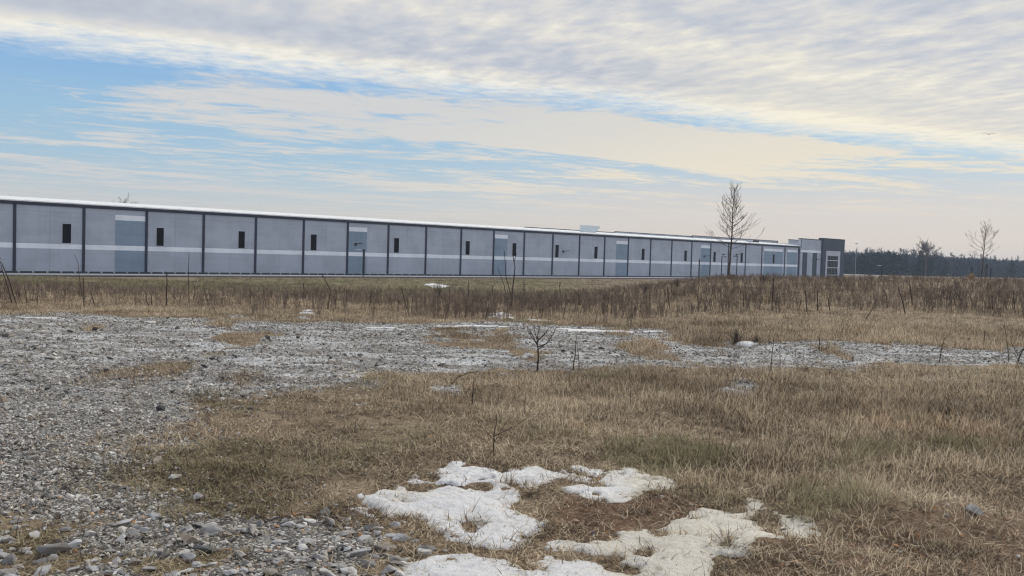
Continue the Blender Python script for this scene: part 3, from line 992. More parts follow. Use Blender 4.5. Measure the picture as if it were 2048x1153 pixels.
while n < 24:
    mb.box(nb(n + .5) - .025, nb(n + .5) + .025, -.0035, .001, 0, H - .5, 3); n += 1
mb.build('wall', [M['wall'], M['band'], M['accent'], M['joint']], wh)
mb = MB(); mb.box(S0, S1, -.16, .35, H - .5, H, 0); mb.box(S0, S1, -.24, -.16, H - .42, H - .08, 0)
mb.build('fascia', M['trim'], wh)
cols = list(range(-6, 23)) + [23.5]
for c in cols:
    mb = MB(); mb.box(nb(c) - .21, nb(c) + .21, -.14, -.013, -.3, H - .5); mb.build('pilaster', M['trim'], wh)
mb = MB(); mb.box(nb(24.5) - .75, nb(24.5) + .05, -.18, -.013, -.3, H - .5); mb.build('pilaster', M['trim'], wh)
for a, b in windows:
    mb = MB(); x0, x1 = nb(a), nb(b)
    for q in ((x0 - .09, x1 + .09, 7.66, 7.76), (x0 - .09, x1 + .09, 4.54, 4.64), (x0 - .09, x0, 4.64, 7.66), (x1, x1 + .09, 4.64, 7.66)):
        mb.box(q[0], q[1], -.07, -.0125, q[2], q[3])
    w = mb.build('window', M['frame'], wh)
    mb = MB(); mb.box(x0, x1, -.03, -.0125, 4.64, 7.66); mb.build('pane', M['glass'], w)
# white roof rising behind the eave
mb = MB()
prof = [(-.22, H - .02), (-.22, H + .16), (1.0, H + .34), (20, H + 1.5), (DEEP, H + 1.7)]
for k in range(len(prof) - 1):
    (y0, z0), (y1, z1) = prof[k], prof[k + 1]
    segs = [S0 + (S1 - S0) * q / 60 for q in range(61)]
    for q in range(60): mb.face([(segs[q], y0, z0), (segs[q + 1], y0, z0), (segs[q + 1], y1, z1), (segs[q], y1, z1)])
mb.face([(S1, -.22, H - .02), (S1, DEEP, H - .02), (S1, DEEP, H + 1.9), (S1, 20, H + 1.72), (S1, 1, H + .34), (S1, -.22, H + .16)])
mb.face([(S0, -.22, H - .02), (S0, DEEP, H - .02), (S0, DEEP, H + 1.9), (S0, 20, H + 1.72), (S0, 1, H + .34), (S0, -.22, H + .16)][::-1])
n = S0 + 1.5                                            # standing seams
while n < S1:
    mb.face([(n, -.2, H + .165), (n, 1.0, H + .40), (n + .05, 1.0, H + .34), (n + .05, -.2, H + .17)]); n += 3.0
mb.build('roof', M['roof'], wh)
# stepped parapets of the far side
for a, b, mx, my in ((1050, 1230, 1200, 463.3), (1230, 1385, 1310, 468.0), (1385, 1556, 1470, 476.6), (1578, 1640, 1588, 479.6)):
    sa = wall_pt(a, my, 70)[0]; sb = wall_pt(b, my, 70)[0]; z = wall_pt(mx, my, 70)[2]
    mb = MB(); mb.box(sa, sb, 70, 70.3, H + 1.7, z - .25, 0); mb.box(sa - .05, sb + .05, 69.9, 70.4, z - .25, z, 1)
    mb.box(sb - .4, sb + .05, 69.88, 69.98, H + 1.7, z - .26, 1)
    mb.build('parapet', [M['wall'], M['trim']], wh)
# light grey entrance bay
a = nb(24.5) + .05; fb = -.5; f = -1.3
c0 = wall_pt(1646, 515, f)[0]; c1 = wall_pt(1688.5, 515, f)[0]
mb = MB(); mb.box(a, c0, fb, .5, -.4, 13.3, 0)
mb.box(a, c0, fb - .006, fb, 8.8, 9.6, 1)
for q0, q1 in ((1604.5, 1614), (1624.5, 1633.5)): mb.box(wall_pt(q0, 527, fb)[0], wall_pt(q1, 527, fb)[0], fb - .012, fb, -.3, 8.8, 2)
mb.box(a - .03, c0, fb - .06, .56, 13.3, 13.55, 3); mb.box(a - .03, a + .28, fb - .05, fb - .005, H - .6, 13.3, 3)
mb.build('entrance_bay', [M['wall'], M['band'], M['slate'], M['trim']], wh)
# slate corner block with glazed opening
mb = MB(); mb.box(c0, c1, f, .6, -.4, 13.9, 0); mb.box(c0 - .05, c1 + .05, f - .05, .65, 13.9, 14.15, 1)
mb.build('corner_block', [M['slate'], M['trim']], wh)
a, b = wall_pt(1651, 530, f)[0], wall_pt(1679, 530, f)[0]
mb = MB(); i0, i1 = wall_pt(1654, 530, f)[0], wall_pt(1675, 530, f)[0]
mb.box(a, i0, f - .12, f, -.3, 9.7); mb.box(i1, b, f - .12, f, -.3, 9.7); mb.box(i0, i1, f - .12, f, 7.95, 9.7)
ent = mb.build('entrance_window', M['frame'], wh)
mb = MB(); mb.box(i0, i1, f - .05, f, -.3, 7.95); mb.build('pane', M['glass'], ent)
mb = MB()
for z in (6.35, 3.75, 1.15): mb.box(i0, i1, f - .11, f - .05, z - .11, z + .11)
for k in range(1, 7):
    x = i0 + (i1 - i0) * k / 7; mb.box(x - .02, x + .02, f - .09, f - .05, -.3, 7.95)
mb.build('mullion', M['bright_metal'], ent)
mb = MB(); mb.box(S1 + .02, c1 - .1, .7, DEEP, -.4, H + .9, 0)   # the hall behind the end parapets
mb.build('end_hall', M['wall'], wh)
# wall lamps on arms
for px, py in ((711, 488.5), (1126, 503), (1408, 512.5), (1446, 509), (1472.5, 509.5), (1630, 519)):
    s, _, z = wall_pt(px, py)
    y0 = -.5 if s > nb(24.5) else 0
    mb = MB(); mb.box(s - .22, s + .22, y0 - .25, y0 - .02, z - .3, z + .2); lm = mb.build('wall_lamp', M['dark_metal'], wh)
    mb = MB(); mb.tube([(s, y0 - .2, z), (s, y0 - 1.5, z + .12)], .06, 6); mb.build('lamp_arm', M['dark_metal'], lm)
    mb = MB(); mb.box(s - .17, s + .17, y0 - 2.2, y0 - 1.4, z + .06, z + .17); mb.build('lamp_head', M['dark_metal'], lm)
# small wall sign on the roof edge seen beside the tree
s, w_, z = wall_pt(1504, 483.2, 6)
# rooftop intake hood
s0, _, z0 = wall_pt(1166, 466, 6); s1 = wall_pt(1187, 466, 6)[0]; s2 = wall_pt(1200, 453.5, 6)[0]; z1 = wall_pt(1180, 451.5, 6)[2]
hood = empty('roof_hood', local_to_world(s0, 6, 0), ANG, 'pale metal intake hood with slanted open end on the white roof', 'roof hood')
zb = z0 - .5
mb = MB(); d = 1.2
A_ = [(0, zb), (s1 - s0, zb), (s2 - s0, z1 - .25), (s2 - s0, z1), (0, z1)]
mb.face([(x, 0, z) for x, z in A_]); mb.face([(x, d, z) for x, z in A_][::-1])
for k in range(len(A_)):
    if k == 1: continue
    (x0, za), (x1, zc) = A_[k], A_[(k + 1) % len(A_)]
    mb.face([(x0, 0, za), (x0, d, za), (x1, d, zc), (x1, 0, zc)])
mb.build('housing', M['bright_metal'], hood)
mb = MB(); (x0, za), (x1, zc) = A_[1], A_[2]
mb.face([(x0 - .02, 0.02, za), (x1 - .02, .02, zc), (x1 - .02, d, zc), (x0 - .02, d, za)])
for k in range(7):
    t = (k + .5) / 7; x = x0 + (x1 - x0) * t; z = za + (zc - za) * t
    mb.box(x - .02, x + .10, -.05, d, z - .05, z + .05)
mb.build('grille', M['dark_metal'], hood)
# small vents on the roof near the tree
for a, b, c, lb, mt in ((1500, 1506, 481.5, 'small pale vent box on the roof right of the tall bare tree', M['frame']), (1507, 1518, 482, 'low dark vent box on the roof right of the tall bare tree', M['dark_metal'])):
    sa, _, z = wall_pt(a, c, 7); sb = wall_pt(b, c, 7)[0]; zz = H + .34 + 6 * .0726
    mb = MB(); mb.box(0, sb - sa, 0, 1.2, zz - .05, z + .1); mb.box(-.08, sb - sa + .08, -.08, 1.28, z + .1, z + .2)
    o = mb.build('roof_vent', mt); o.location = tuple(local_to_world(sa, 7, 0)); o.rotation_euler = (0, 0, ANG)
    tag(o, lb, 'roof vent')

# concrete walk, kerb, asphalt road along the facade
def strip(name, w0, w1, z, mat, s0=S0 - 30, s1=S1 + 60):
    V = []; Fc = []
    for k in range(41):
        s = s0 + (s1 - s0) * k / 40
        V += [local_to_world(s, -w0, z), local_to_world(s, -w1, z)]
    for k in range(40): Fc.append((2 * k, 2 * k + 1, 2 * k + 3, 2 * k + 2))
    o = mesh_obj(name, V, Fc, mat); tag(o, kind='structure'); return o


strip('road', .3, 15.5, .03, M['asphalt'])
strip('pavement', 4.6, 9.6, .05, M['concrete'])
strip('path', .3, 1.0, .06, M['concrete'])
mb = MB(); mb.box(S0 - 30, S1 + 60, -15.9, -15.5, -.2, .16)
kb = mb.build('kerb', M['asphalt']); kb.location = tuple(P0); kb.rotation_euler = (0, 0, ANG); tag(kb, kind='structure')
# wheel stops
ws = None
for k in range(-6, 96):
    s = nb(k / 5.0) + 1.0
    p = local_to_world(s, -2.2, .04)
    if ws is None:
        mb = MB(); pr = [(-.12, 0), (.12, 0), (.08, .17), (-.08, .17)]
        for i in range(4):
            (a, z0), (b, z1) = pr[i], pr[(i + 1) % 4]; mb.face([(-.8, a, z0), (.8, a, z0), (.8, b, z1), (-.8, b, z1)])
        for x in (-.8, .8): mb.face([(x, a, z) for a, z in pr][::(1 if x > 0 else -1)])
        ws = mb.build('wheel_stop', M['dark_metal']); o = ws
    else:
        o = ws.copy(); COL.objects.link(o)
    o.location = tuple(p); o.rotation_euler = (0, 0, ANG); o.scale = (1, 1.2, 1.6)
    tag(o, 'dark low wheel stop on the paving at the foot of the warehouse wall', 'wheel stop', 'wheel stops along the warehouse wall')


# ------------------------------------------------------------------ lamp posts
def lamp_post(px, top_py, base_z, Y, label, arm=1.8, side=-1, double=False, thick=.13):
    top = at_depth(px, top_py, Y)
    e = empty('lamp_post', (top[0], top[1], base_z), ANG, label, 'lamp post', 'lamp posts along the warehouse road')
    h = top[2] - base_z
    mb = MB(); mb.tube([(0, 0, -.3), (0, 0, h)], [thick, thick * .9], 8); mb.build('pole', M['dark_metal'], e)
    mb = MB(); mb.tube([(0, 0, -.2), (0, 0, .45)], .28, 10); mb.build('base', M['concrete'], e)
    for sd in ((side, -side) if double else (side,)):
        mb = MB(); mb.tube([(0, 0, h - .12), (sd * .7, 0, h - .06)], .05, 6); mb.build('arm', M['dark_metal'], e)
        mb = MB(); mb.box(min(sd * .6, sd * (.6 + arm * .6)), max(sd * .6, sd * (.6 + arm * .6)), -.2, .2, h - .12, h - .02)
        mb.build('lamp_head', M['bright_metal'] if arm > 1.7 else M['dark_metal'], e)
    return e


lamp_post(728, 499, BASE_Z, 163, 'dark lamp post with one flat head before the blue grey panel left of centre', 1.9, -1, thick=.22)
lamp_post(1399, 519, BASE_Z, 190, 'dark lamp post with a long arm pointing left, left of the tall bare tree', 2.6, -1, thick=.15)
lamp_post(1444, 513, -1.0, 130, 'thin dark pole just left of the tall bare tree trunk', .5, 1, thick=.075)
lamp_post(1474.5, 512, -1.0, 130, 'thin dark pole just right of the tall bare tree trunk', .5, -1, thick=.075)
lamp_post(1743, 521, BASE_Z, 300, 'slim lamp post with a double head before the evergreen trees', 1.6, 1, True, thick=.14)
lamp_post(1764, 531, BASE_Z, 200, 'dark lamp post with a wide pale head before the evergreen trees', 2.2, -1, thick=.16)
lamp_post(1982, 537, BASE_Z, 190, 'short dark lamp post with a small arm right of the right hand bare tree', 1.6, -1, thick=.15)
p = at_depth(1943.5, 536.5, 200)
o = mesh_obj('marker_post', [], [], M['dark_metal']); bpy.data.objects.remove(o)
mb = MB(); mb.tube([(0, 0, BASE_Z), (0, 0, p[2] - .4)], .12, 6); mb.tube([(0, 0, p[2] - .4), (0, 0, p[2])], [.28, .2], 8)
o = mb.build('marker_post', M['dark_metal']); o.location = (p[0], p[1], 0); tag(o, 'dark post top showing just above the orange ornamental grass', 'post')
p = at_depth(1713, 488.3, 480)
mb = MB(); mb.tube([(0, 0, BASE_Z), (0, 0, p[2])], [.07, .04], 5); mb.box(-.6, .6, -.2, .2, p[2], p[2] + .5)
o = mb.build('light_mast', M['bright_metal']); o.location = (p[0], p[1], 0); tag(o, 'very thin pale mast rising above the woodland right of the warehouse', 'mast')


# ------------------------------------------------------------------ trees
def grow(mb, p, d, L, r, depth, spread, seg=4, upw=.25, kids=(3, 5), rnd=R, sides=4, minr=.012):
    pts = [np.array(p)]; d = np.array(d, float)
    for k in range(seg):
        d = d + np.array([rnd.gauss(0, .08), rnd.gauss(0, .08), upw * .35 + rnd.gauss(0, .04)])
        d /= np.linalg.norm(d); pts.append(pts[-1] + d * L / seg)
    rad = [max(minr, r * (1 - .75 * k / seg)) for k in range(seg + 1)]
    mb.tube(pts, rad, sides)
    if depth <= 0: return
    for _ in range(rnd.randint(*kids)):
        f = rnd.uniform(.25, 1.0) * seg; i = min(int(f), seg - 1); q = pts[i] + (pts[i + 1] - pts[i]) * (f - i)
        dd = d + np.array([rnd.gauss(0, spread), rnd.gauss(0, spread), rnd.gauss(.1, spread * .5)]); dd /= np.linalg.norm(dd)
        grow(mb, q, dd, L * rnd.uniform(.35, .6), r * .5, depth - 1, spread, 3, upw, kids, rnd, 3, minr)


def young_tree(px, base_py, top_py, Y, label, seed, width, first=.36, nbr=46, lean=.03, minr=.0085):
    rnd = random.Random(seed)
    b = at_depth(px, base_py, Y); gz = float(height(b[0], b[1]))
    b[2] = gz
    top = at_depth(px + 2, top_py, Y); h = (top[2] - gz) * .96
    e = empty('bare_tree', b, 0, label, 'tree', 'young bare trees on the field brow')
    pts = [np.array([0, 0, -.2])]
    for k in range(1, 11):
        f = k / 10; pts.append(np.array([lean * h * f + rnd.gauss(0, .012) * h * .3, rnd.gauss(0, .01) * h * .3, h * f]))
    mb = MB(); mb.tube(pts, [.017 * h * (1 - .93 * k / 10) * .75 + .007 for k in range(11)], 7); mb.build('trunk', M['bark'], e, True)
    mb = MB()
    for k in range(nbr):
        f = first + (1 - first) * ((k + rnd.random()) / nbr) ** .9
        i = min(int(f * 10), 9); q = pts[i] + (pts[i + 1] - pts[i]) * (f * 10 - i)
        a = k * 2.4 + rnd.uniform(-.5, .5)
        w = width * h * (1 - ((f - first) / (1 - first)) ** 1.3 * .62) * rnd.uniform(.75, 1.1)
        el = .12 + .85 * (f - first) / (1 - first) + rnd.uniform(-.15, .2)
        d = (math.cos(a) * math.cos(el), math.sin(a) * math.cos(el), math.sin(el))
        grow(mb, q, d, w, .0030 * h, 2 if f < .8 else 1, .38, 6, .26, (2, 4), rnd, 4, minr)
    mb.build('crown', M['twig'], e)
    return e


young_tree(1457, 553, 370, 80, 'tall bare young tree standing in front of the far end of the warehouse', 5, .255, .33, 54)
young_tree(1962, 555, 447, 100, 'smaller bare tree with wide low limbs at the right before the woodland', 9, .31, .42, 26, lean=.05)
for a, b, c, lb in ((1970, 556, 530, 'leaning wooden stake right of the smaller bare tree'),):
    Y = 100; p0 = at_depth(a, b, Y); p1 = at_depth(a + 4, c, Y); gz = float(height(p0[0], p0[1]))
    mb = MB(); mb.tube([(0, 0, -.1), (p1[0] - p0[0], 0, p1[2] - gz)], [.06, .05], 6); mb.tube([(p1[0] - p0[0], 0, p1[2] - gz - .3), (p1[0] - p0[0], 0, p1[2] - gz + .1)], .1, 6)
    o = mb.build('tree_stake', M['bark']); o.location = (p0[0], p0[1], gz); tag(o, lb, 'stake')


def mound(px, py, Y, rx, rz, label):
    p = at_depth(px, py, Y); gz = float(height(p[0], p[1]))
    V = [(0, 0, rz)]; Fc = []; n = 24
    for j in range(1, 6):
        for k in range(n):
            a = 6.283 * k / n; q = j / 5
            V.append((math.cos(a) * rx * q, math.sin(a) * rx * .8 * q, rz * (math.cos(q * math.pi) * .5 + .5) * R.uniform(.8, 1.2) - .06 * (j == 5)))
    for k in range(n): Fc.append((0, 1 + k, 1 + (k + 1) % n))
    for j in range(4):
        for k in range(n): Fc.append((1 + j * n + k, 1 + (j + 1) * n + k, 1 + (j + 1) * n + (k + 1) % n, 1 + j * n + (k + 1) % n))
    o = mesh_obj('mulch_mound', V, Fc, M['mulch'], smooth=True); o.location = (p[0], p[1], gz); tag(o, label, 'mulch mound')


mound(1464, 553, 79, 1.4, .5, 'dark mulch mound under the tall bare tree')
mound(1972, 556, 99, 1.6, .3, 'dark mulch mound under the smaller bare tree')


def bush(px, py, Y, h, w, mat, label, cat, n=60, rad=.012, name='bush'):
    p = at_depth(px, py, Y) if Y else ground_hit(px, py); gz = float(height(p[0], p[1]))
    mb = MB()
    for _ in range(n):
        a = R.uniform(0, 6.28); q = abs(R.gauss(0, .5)) * w; hh = h * R.uniform(.5, 1) * (1 - .3 * min(1, q / w))
        mb.tube([(R.gauss(0, .05), R.gauss(0, .05), -.05), (math.cos(a) * q * .5, math.sin(a) * q * .5, hh * .6), (math.cos(a) * q, math.sin(a) * q, hh)], [rad, rad * .7, rad * .4], 3)
    o = mb.build(name, mat); o.location = (p[0], p[1], gz); tag(o, label, cat)


bush(1943, 557, 85, .85, .45, M['straw'], 'tuft of orange ornamental grass left of the smaller bare tree', 'grass tuft', 240, .014, 'grass_tuft')
bush(1472, 690, None, .36, .32, M['twig'], 'low brown bush behind the rounded snow mound', 'bush', 90, .004)
bush(1512, 690, None, .25, .25, M['twig'], 'smaller brown bush right of the rounded snow mound', 'bush', 60, .004)
bush(878, 580, 62, 1.35, .55, M['stalk'], 'seedy dark bush rising against the warehouse wall left of centre', 'bush', 55, .012)
bush(1527, 560, 66, .75, .7, M['stalk'], 'dark scrubby bush on the brow before the pale warehouse end', 'bush', 80, .012)
bush(1290, 566, 60, .8, .5, M['stalk'], 'scrubby weed clump before the fourth blue grey panel', 'bush', 40, .011)
bush(1355, 568, 64, .8, .6, M['stalk'], 'scrubby weed clump left of the two lamp posts', 'bush', 60, .011)


def conifer(name, h, w, rnd, mat):
    V = []; Fc = []
    for _ in range(1500):
        f = rnd.random() ** .8; z = h * (.12 + .88 * f)
        r = w * (1 - f) ** .75 * math.sqrt(rnd.random()) * (1 + .3 * math.sin(z * 1.7 + rnd.random()))
        a = rnd.uniform(0, 6.283); c = np.array([math.cos(a) * r, math.sin(a) * r, z]); s = rnd.uniform(.25, .6)
        b = len(V)
        for _ in range(3): V.append(c + np.array([rnd.gauss(0, s), rnd.gauss(0, s), rnd.gauss(0, s * .55)]))
        Fc.append((b, b + 1, b + 2))
    return mesh_obj(name, V, Fc, mat, link=False)


def far_tree_mesh(name, h, rnd, mat, wide=.22, minr=.05):
    mb = MB(); pts = [np.array([0, 0, -.5])]
    for k in range(1, 7): pts.append(np.array([rnd.gauss(0, .03) * h, rnd.gauss(0, .03) * h, h * k / 6]))
    mb.tube(pts, [.013 * h * (1 - .85 * k / 6) + .02 for k in range(7)], 4)
    for k in range(26):
        f = rnd.uniform(.28, .97); i = min(int(f * 6), 5); q = pts[i] + (pts[i + 1] - pts[i]) * (f * 6 - i); a = rnd.uniform(0, 6.28); el = rnd.uniform(.6, 1.3)
        grow(mb, q, (math.cos(a) * math.cos(el), math.sin(a) * math.cos(el), math.sin(el)), h * wide * (1.25 - f * .8), .05, 1, .4, 3, .3, (3, 5), rnd, 3, minr)
    return mb.build(name, mat, link=False)


def copy_thing(src_e, parts, loc, rz, scl, label, cat, group):
    e = empty(src_e, loc, rz, label, cat, group); e.scale = (scl[0], scl[0], scl[1])
    for nm, me in parts:
        c = bpy.data.objects.new(nm, me); COL.objects.link(c); c.parent = e
    return e


def woods():
    rnd = random.Random(77)
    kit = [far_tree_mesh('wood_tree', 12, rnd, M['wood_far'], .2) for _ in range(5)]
    # brushy understory
    for k in range(2):
        V = []; Fc = []
        for _ in range(1300):
            c = np.array([rnd.gauss(0, 2.6), rnd.gauss(0, 1.5), 8.2 * rnd.random() ** .8 + rnd.gauss(0, .5)]); s = rnd.uniform(.25, .6); b = len(V)
            for _ in range(3): V.append(c + np.array([rnd.gauss(0, s * .5), rnd.gauss(0, s * .5), rnd.gauss(0, s)]))
            Fc.append((b, b + 1, b + 2))
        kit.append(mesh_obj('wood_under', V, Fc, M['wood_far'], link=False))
    pts = []; idx = []; sc = []
    for row in range(9):
        t = -.72
        while t < .80:
            t += rnd.uniform(.004, .0072) * (1 if row < 6 else 1.4)
            Yb = 500 + 40 * sstep(.42, .62, t) * 2.2
            Y = float(Yb + row * 7 + rnd.uniform(-3, 3)); X = t * Y
            if t < .33 and rnd.random() < .35: continue
            pts.append((X, Y, BASE_Z - .2)); isu = rnd.random() < .6
            idx.append(rnd.randint(5, 6) if isu else rnd.randint(0, 4))
            sc.append(rnd.uniform(.82, 1.12) if not isu else rnd.uniform(.8, 1.25))
    n = len(pts); s = np.array(sc)
    fall = 1.17 - .14 * sstep(.37, .60, np.array([p[0] / p[1] for p in pts]))
    z = s * fall
    z = np.where(np.array([p[0] / p[1] for p in pts]) < .33, z * .8, z)
    o = scatter('woodland', np.array(pts), NR.random(n), np.zeros(n), np.stack([s, s, z], -1), np.stack([np.zeros(n), np.zeros(n), NR.random(n) * 6.28], -1), np.array(idx), kit)
    tag(o, 'leafless winter woodland in a bluish line behind the field', 'woodland', kind='stuff')
    print('woods', n)
    # evergreens in front of it
    pm = [conifer('pine', 10, 3.0, rnd, M['pine']) for _ in range(3)]
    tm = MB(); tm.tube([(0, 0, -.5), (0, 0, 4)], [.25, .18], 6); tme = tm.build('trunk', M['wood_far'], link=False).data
    spots = [(1718, 514, .95), (1727, 510, 1), (1737, 507, 1.05), (1748, 508, 1), (1757, 507, 1.1), (1768, 508, 1), (1778, 504, 1.1), (1789, 508, 1), (1799, 511, .9), (1812, 509, .7), (1843, 503, 1.05), (1853, 512, .9), (1862, 514, .8)]
    for k, (px, py, w) in enumerate(spots):
        Y = 488 + rnd.uniform(-8, 4); p = at_depth(px, py, Y); h = p[2] - BASE_Z
        lb = 'leftmost evergreen of the dark clump before the woodland' if k == 0 else ('dark narrow evergreen below the big round crowned bare tree' if k == 10 else 'dark evergreen tree in the clump before the bare woodland')
        copy_thing('evergreen_tree', [('crown', pm[k % 3].data), ('trunk', tme)], (p[0], p[1], BASE_Z), rnd.uniform(0, 6), (w, h / 10), lb, 'tree', 'evergreens before the woodland')
    for px, py, lb in ((1892, 524, 'lone small evergreen before the woodland right of the big bare tree'), (2025, 522, 'rightmost small evergreen before the woodland')):
        Y = 500; p = at_depth(px, py, Y); h = p[2] - BASE_Z
        copy_thing('evergreen_tree', [('crown', pm[0].data), ('trunk', tme)], (p[0], p[1], BASE_Z), 1.0, (.8, h / 10), lb, 'tree', 'evergreens before the woodland')
    # big round crowned tree
    Y = 480; p = at_depth(1854, 483, Y); h = p[2] - BASE_Z; r2 = random.Random(31)
    e = empty('bare_tree', (p[0], p[1], BASE_Z), 0, 'big round crowned bare tree rising above the woodland', 'tree')
    mb = MB(); mb.tube([(0, 0, -.5), (.1, 0, h * .3), (-.1, 0, h * .55), (0, 0, h * .8)], [.45, .35, .28, .1], 7); mb.build('trunk', M['bark'], e)
    mb = MB()
    for k in range(34):
        z = h * r2.uniform(.42, .68); a = k * 2.4; el = r2.uniform(.25, 1.3)
        grow(mb, (0, 0, z), (math.cos(a) * math.cos(el), math.sin(a) * math.cos(el), math.sin(el)), h * r2.uniform(.26, .38), .12, 2, .5, 4, .25, (3, 5), r2, 3, .05)
    mb.build('crown', M['bark'], e)
    # tops showing over the roof at the far left
    for px, py, wd, lb in ((8, 388, .8, 'bare treetop showing over the roof at the left edge'), (243, 400, 1.3, 'bare treetop showing over the roof above the first blue grey panel'), (308, 407.5, .6, 'tiny bare treetop over the roof left of the second window')):
        Y = 330; p = at_depth(px, py, Y); h = p[2] - BASE_Z
        mb = MB(); mb.tube([(0, 0, -.5), (0, 0, h * .8)], [.3, .1], 6); e = empty('bare_tree', (p[0], p[1], BASE_Z), 0, lb, 'tree', 'treetops behind the roof'); mb.build('trunk', M['bark'], e)
        mb = MB()
        for k in range(40):
            z = h * r2.uniform(.55, .85); a = k * 2.4; el = r2.uniform(.1, 1.2)
            grow(mb, (0, 0, z), (math.cos(a) * math.cos(el), math.sin(a) * math.cos(el), math.sin(el)), h * .14 * wd * r2.uniform(.7, 1.2), .08, 2, .5, 4, .1, (3, 5), r2, 3, .035)
        mb.build('crown', M['bark'], e)
    # strip of pale mown field just before the woodland
    V = []; Fc = []
    for k in range(31):
        t = .35 + .065 * k / 30; V += [(t * 452, 452, BASE_Z + .05), (t * 476, 476, BASE_Z + .05)]
    for k in range(30): Fc.append((2 * k, 2 * k + 2, 2 * k + 3, 2 * k + 1))
    o = mesh_obj('path', V, Fc, M['concrete']); tag(o, kind='structure')


woods()


# ------------------------------------------------------------------ stalks and saplings standing by themselves
def stem_from_px(name, lines, mat, label, cat, group=None, wpx=2.0, taper=.45, base=None, lift=0.0):
    """lines: lists of pixel points of a plant standing upright at its own ground point"""
    bx, by = base or lines[0][0]
    g = ground_hit(bx, by); Y = g[1]
    mb = MB()
    for li, ln in enumerate(lines):
        pts = []
        dy = R.gauss(0, .03)
        for k, (a, b) in enumerate(ln):
            q = at_depth(a, b, Y) - g
            q[1] = dy * k; pts.append(q)
        if li == 0: pts[0][2] = -.03
        r = 1.35 * wpx * (1 if li == 0 else .5) * Y / F_PX / 2
        # subdivide with a little wobble
        P = []
        for k in range(len(pts) - 1):
            for j in range(3):
                w = pts[k] + (pts[k + 1] - pts[k]) * j / 3
                if j: w = w + np.array([R.gauss(0, .004), R.gauss(0, .004), 0])
                P.append(w)
        P.append(pts[-1])
        n = len(P)
        mb.tube(P, [r * (1 - (1 - taper) * k / (n - 1)) for k in range(n)], 5)
    o = mb.build(name, mat, smooth=True); o.location = tuple(g)
    return tag(o, label, cat, group)


S = stem_from_px
e = S('sapling', [[(1075, 744), (1076, 700), (1074, 678)], [(1074, 690), (1066, 672), (1057, 658)], [(1075, 685), (1085, 672), (1092, 660)], [(1075, 695), (1092, 688), (1106, 670), (1114, 655)],
                  [(1074, 680), (1070, 665), (1068, 650)], [(1074, 680), (1078, 662), (1080, 652)], [(1075, 683), (1090, 668), (1098, 655)], [(1074, 686), (1064, 676), (1060, 668)], [(1076, 700), (1090, 690), (1100, 684)]],
      M['stalk'], 'cut back sapling with a fan of shoots on the gravel edge near the middle', 'sapling', wpx=3.4)
S('sapling', [[(1145, 742), (1150, 712), (1152, 670)], [(1151, 695), (1155, 683)]], M['stalk'], 'thin upright stem right of the cut back sapling', 'sapling', wpx=2.2)
S('sapling', [[(1159, 741), (1157, 712), (1155, 684)], [(1157, 700), (1164, 690)]], M['stalk'], 'fainter thin stem beside the upright stem', 'sapling', wpx=1.4)
S('sapling', [[(945, 809), (946, 785), (947, 764)]], M['stalk'], 'short straight dead stub in the grass left of centre', 'sapling', wpx=2.4)
S('twig', [[(903, 768), (915, 755), (932, 746), (958, 742)], [(915, 755), (922, 748)]], M['stalk'], 'bent twig arching over the grass left of centre', 'twig', wpx=1.8)
S('sapling', [[(986, 915), (988, 880), (990, 858), (993, 832)], [(989, 872), (1012, 860), (1035, 845), (1058, 828)], [(988, 885), (1002, 862), (1020, 838)], [(987, 880), (975, 868), (970, 860)]],
  M['stalk'], 'dark branching stem just behind the largest snow patch', 'sapling', wpx=2.6)
S('sapling', [[(1050, 832), (1050, 810), (1050, 786)]], M['stalk'], 'short thin stem in the grass above the branching stem', 'sapling', wpx=1.8)
S('sapling', [[(1262, 818), (1261, 795), (1260, 768)], [(1262, 802), (1245, 792), (1236, 786)], [(1261, 795), (1275, 780), (1284, 772)]], M['twig'], 'faint spreading stem in the grass right of centre', 'sapling', wpx=1.4)
S('sapling', [[(1541, 744), (1545, 720), (1550, 684)]], M['stalk'], 'leaning dark stem at the near edge of the gravel strip', 'sapling', wpx=2.0)
S('sapling', [[(1559, 742), (1560, 715), (1560, 692)]], M['twig'], 'faint straight stem beside the leaning dark stem', 'sapling', wpx=1.3)
S('sapling', [[(1640, 700), (1640, 674)]], M['stalk'], 'short straight stick standing in the gravel strip', 'stick', wpx=2.2)
S('sapling', [[(1877, 728), (1883, 700), (1890, 676)], [(1883, 700), (1890, 692)]], M['stalk'], 'leaning stem in the gravel strip at the right', 'sapling', wpx=1.8)
S('sapling', [[(2033, 730), (2037, 708), (2044, 690), (2046, 672)], [(2036, 712), (2028, 698), (2018, 680)], [(2037, 706), (2046, 698)], [(2035, 718), (2024, 705)]], M['stalk'], 'dark branching stem at the right edge beside the gravel strip', 'sapling', wpx=2.4)
S('sapling', [[(2018, 725), (2014, 690), (2006, 645)], [(2014, 690), (2008, 676)]], M['twig'], 'tall thin leaning stem near the right edge', 'sapling', wpx=1.4)
S('sapling', [[(1968, 692), (1968, 660)]], M['stalk'], 'thin upright stick behind the gravel strip at the right', 'stick', wpx=1.6)
S('dead_stalk', [[(1655, 800), (1652, 788), (1646, 776), (1648, 765), (1652, 756)], [(1648, 765), (1646, 752)]], M['pale_stalk'], 'bleached curly stalk standing in the right hand grass', 'stalk', wpx=2.6)
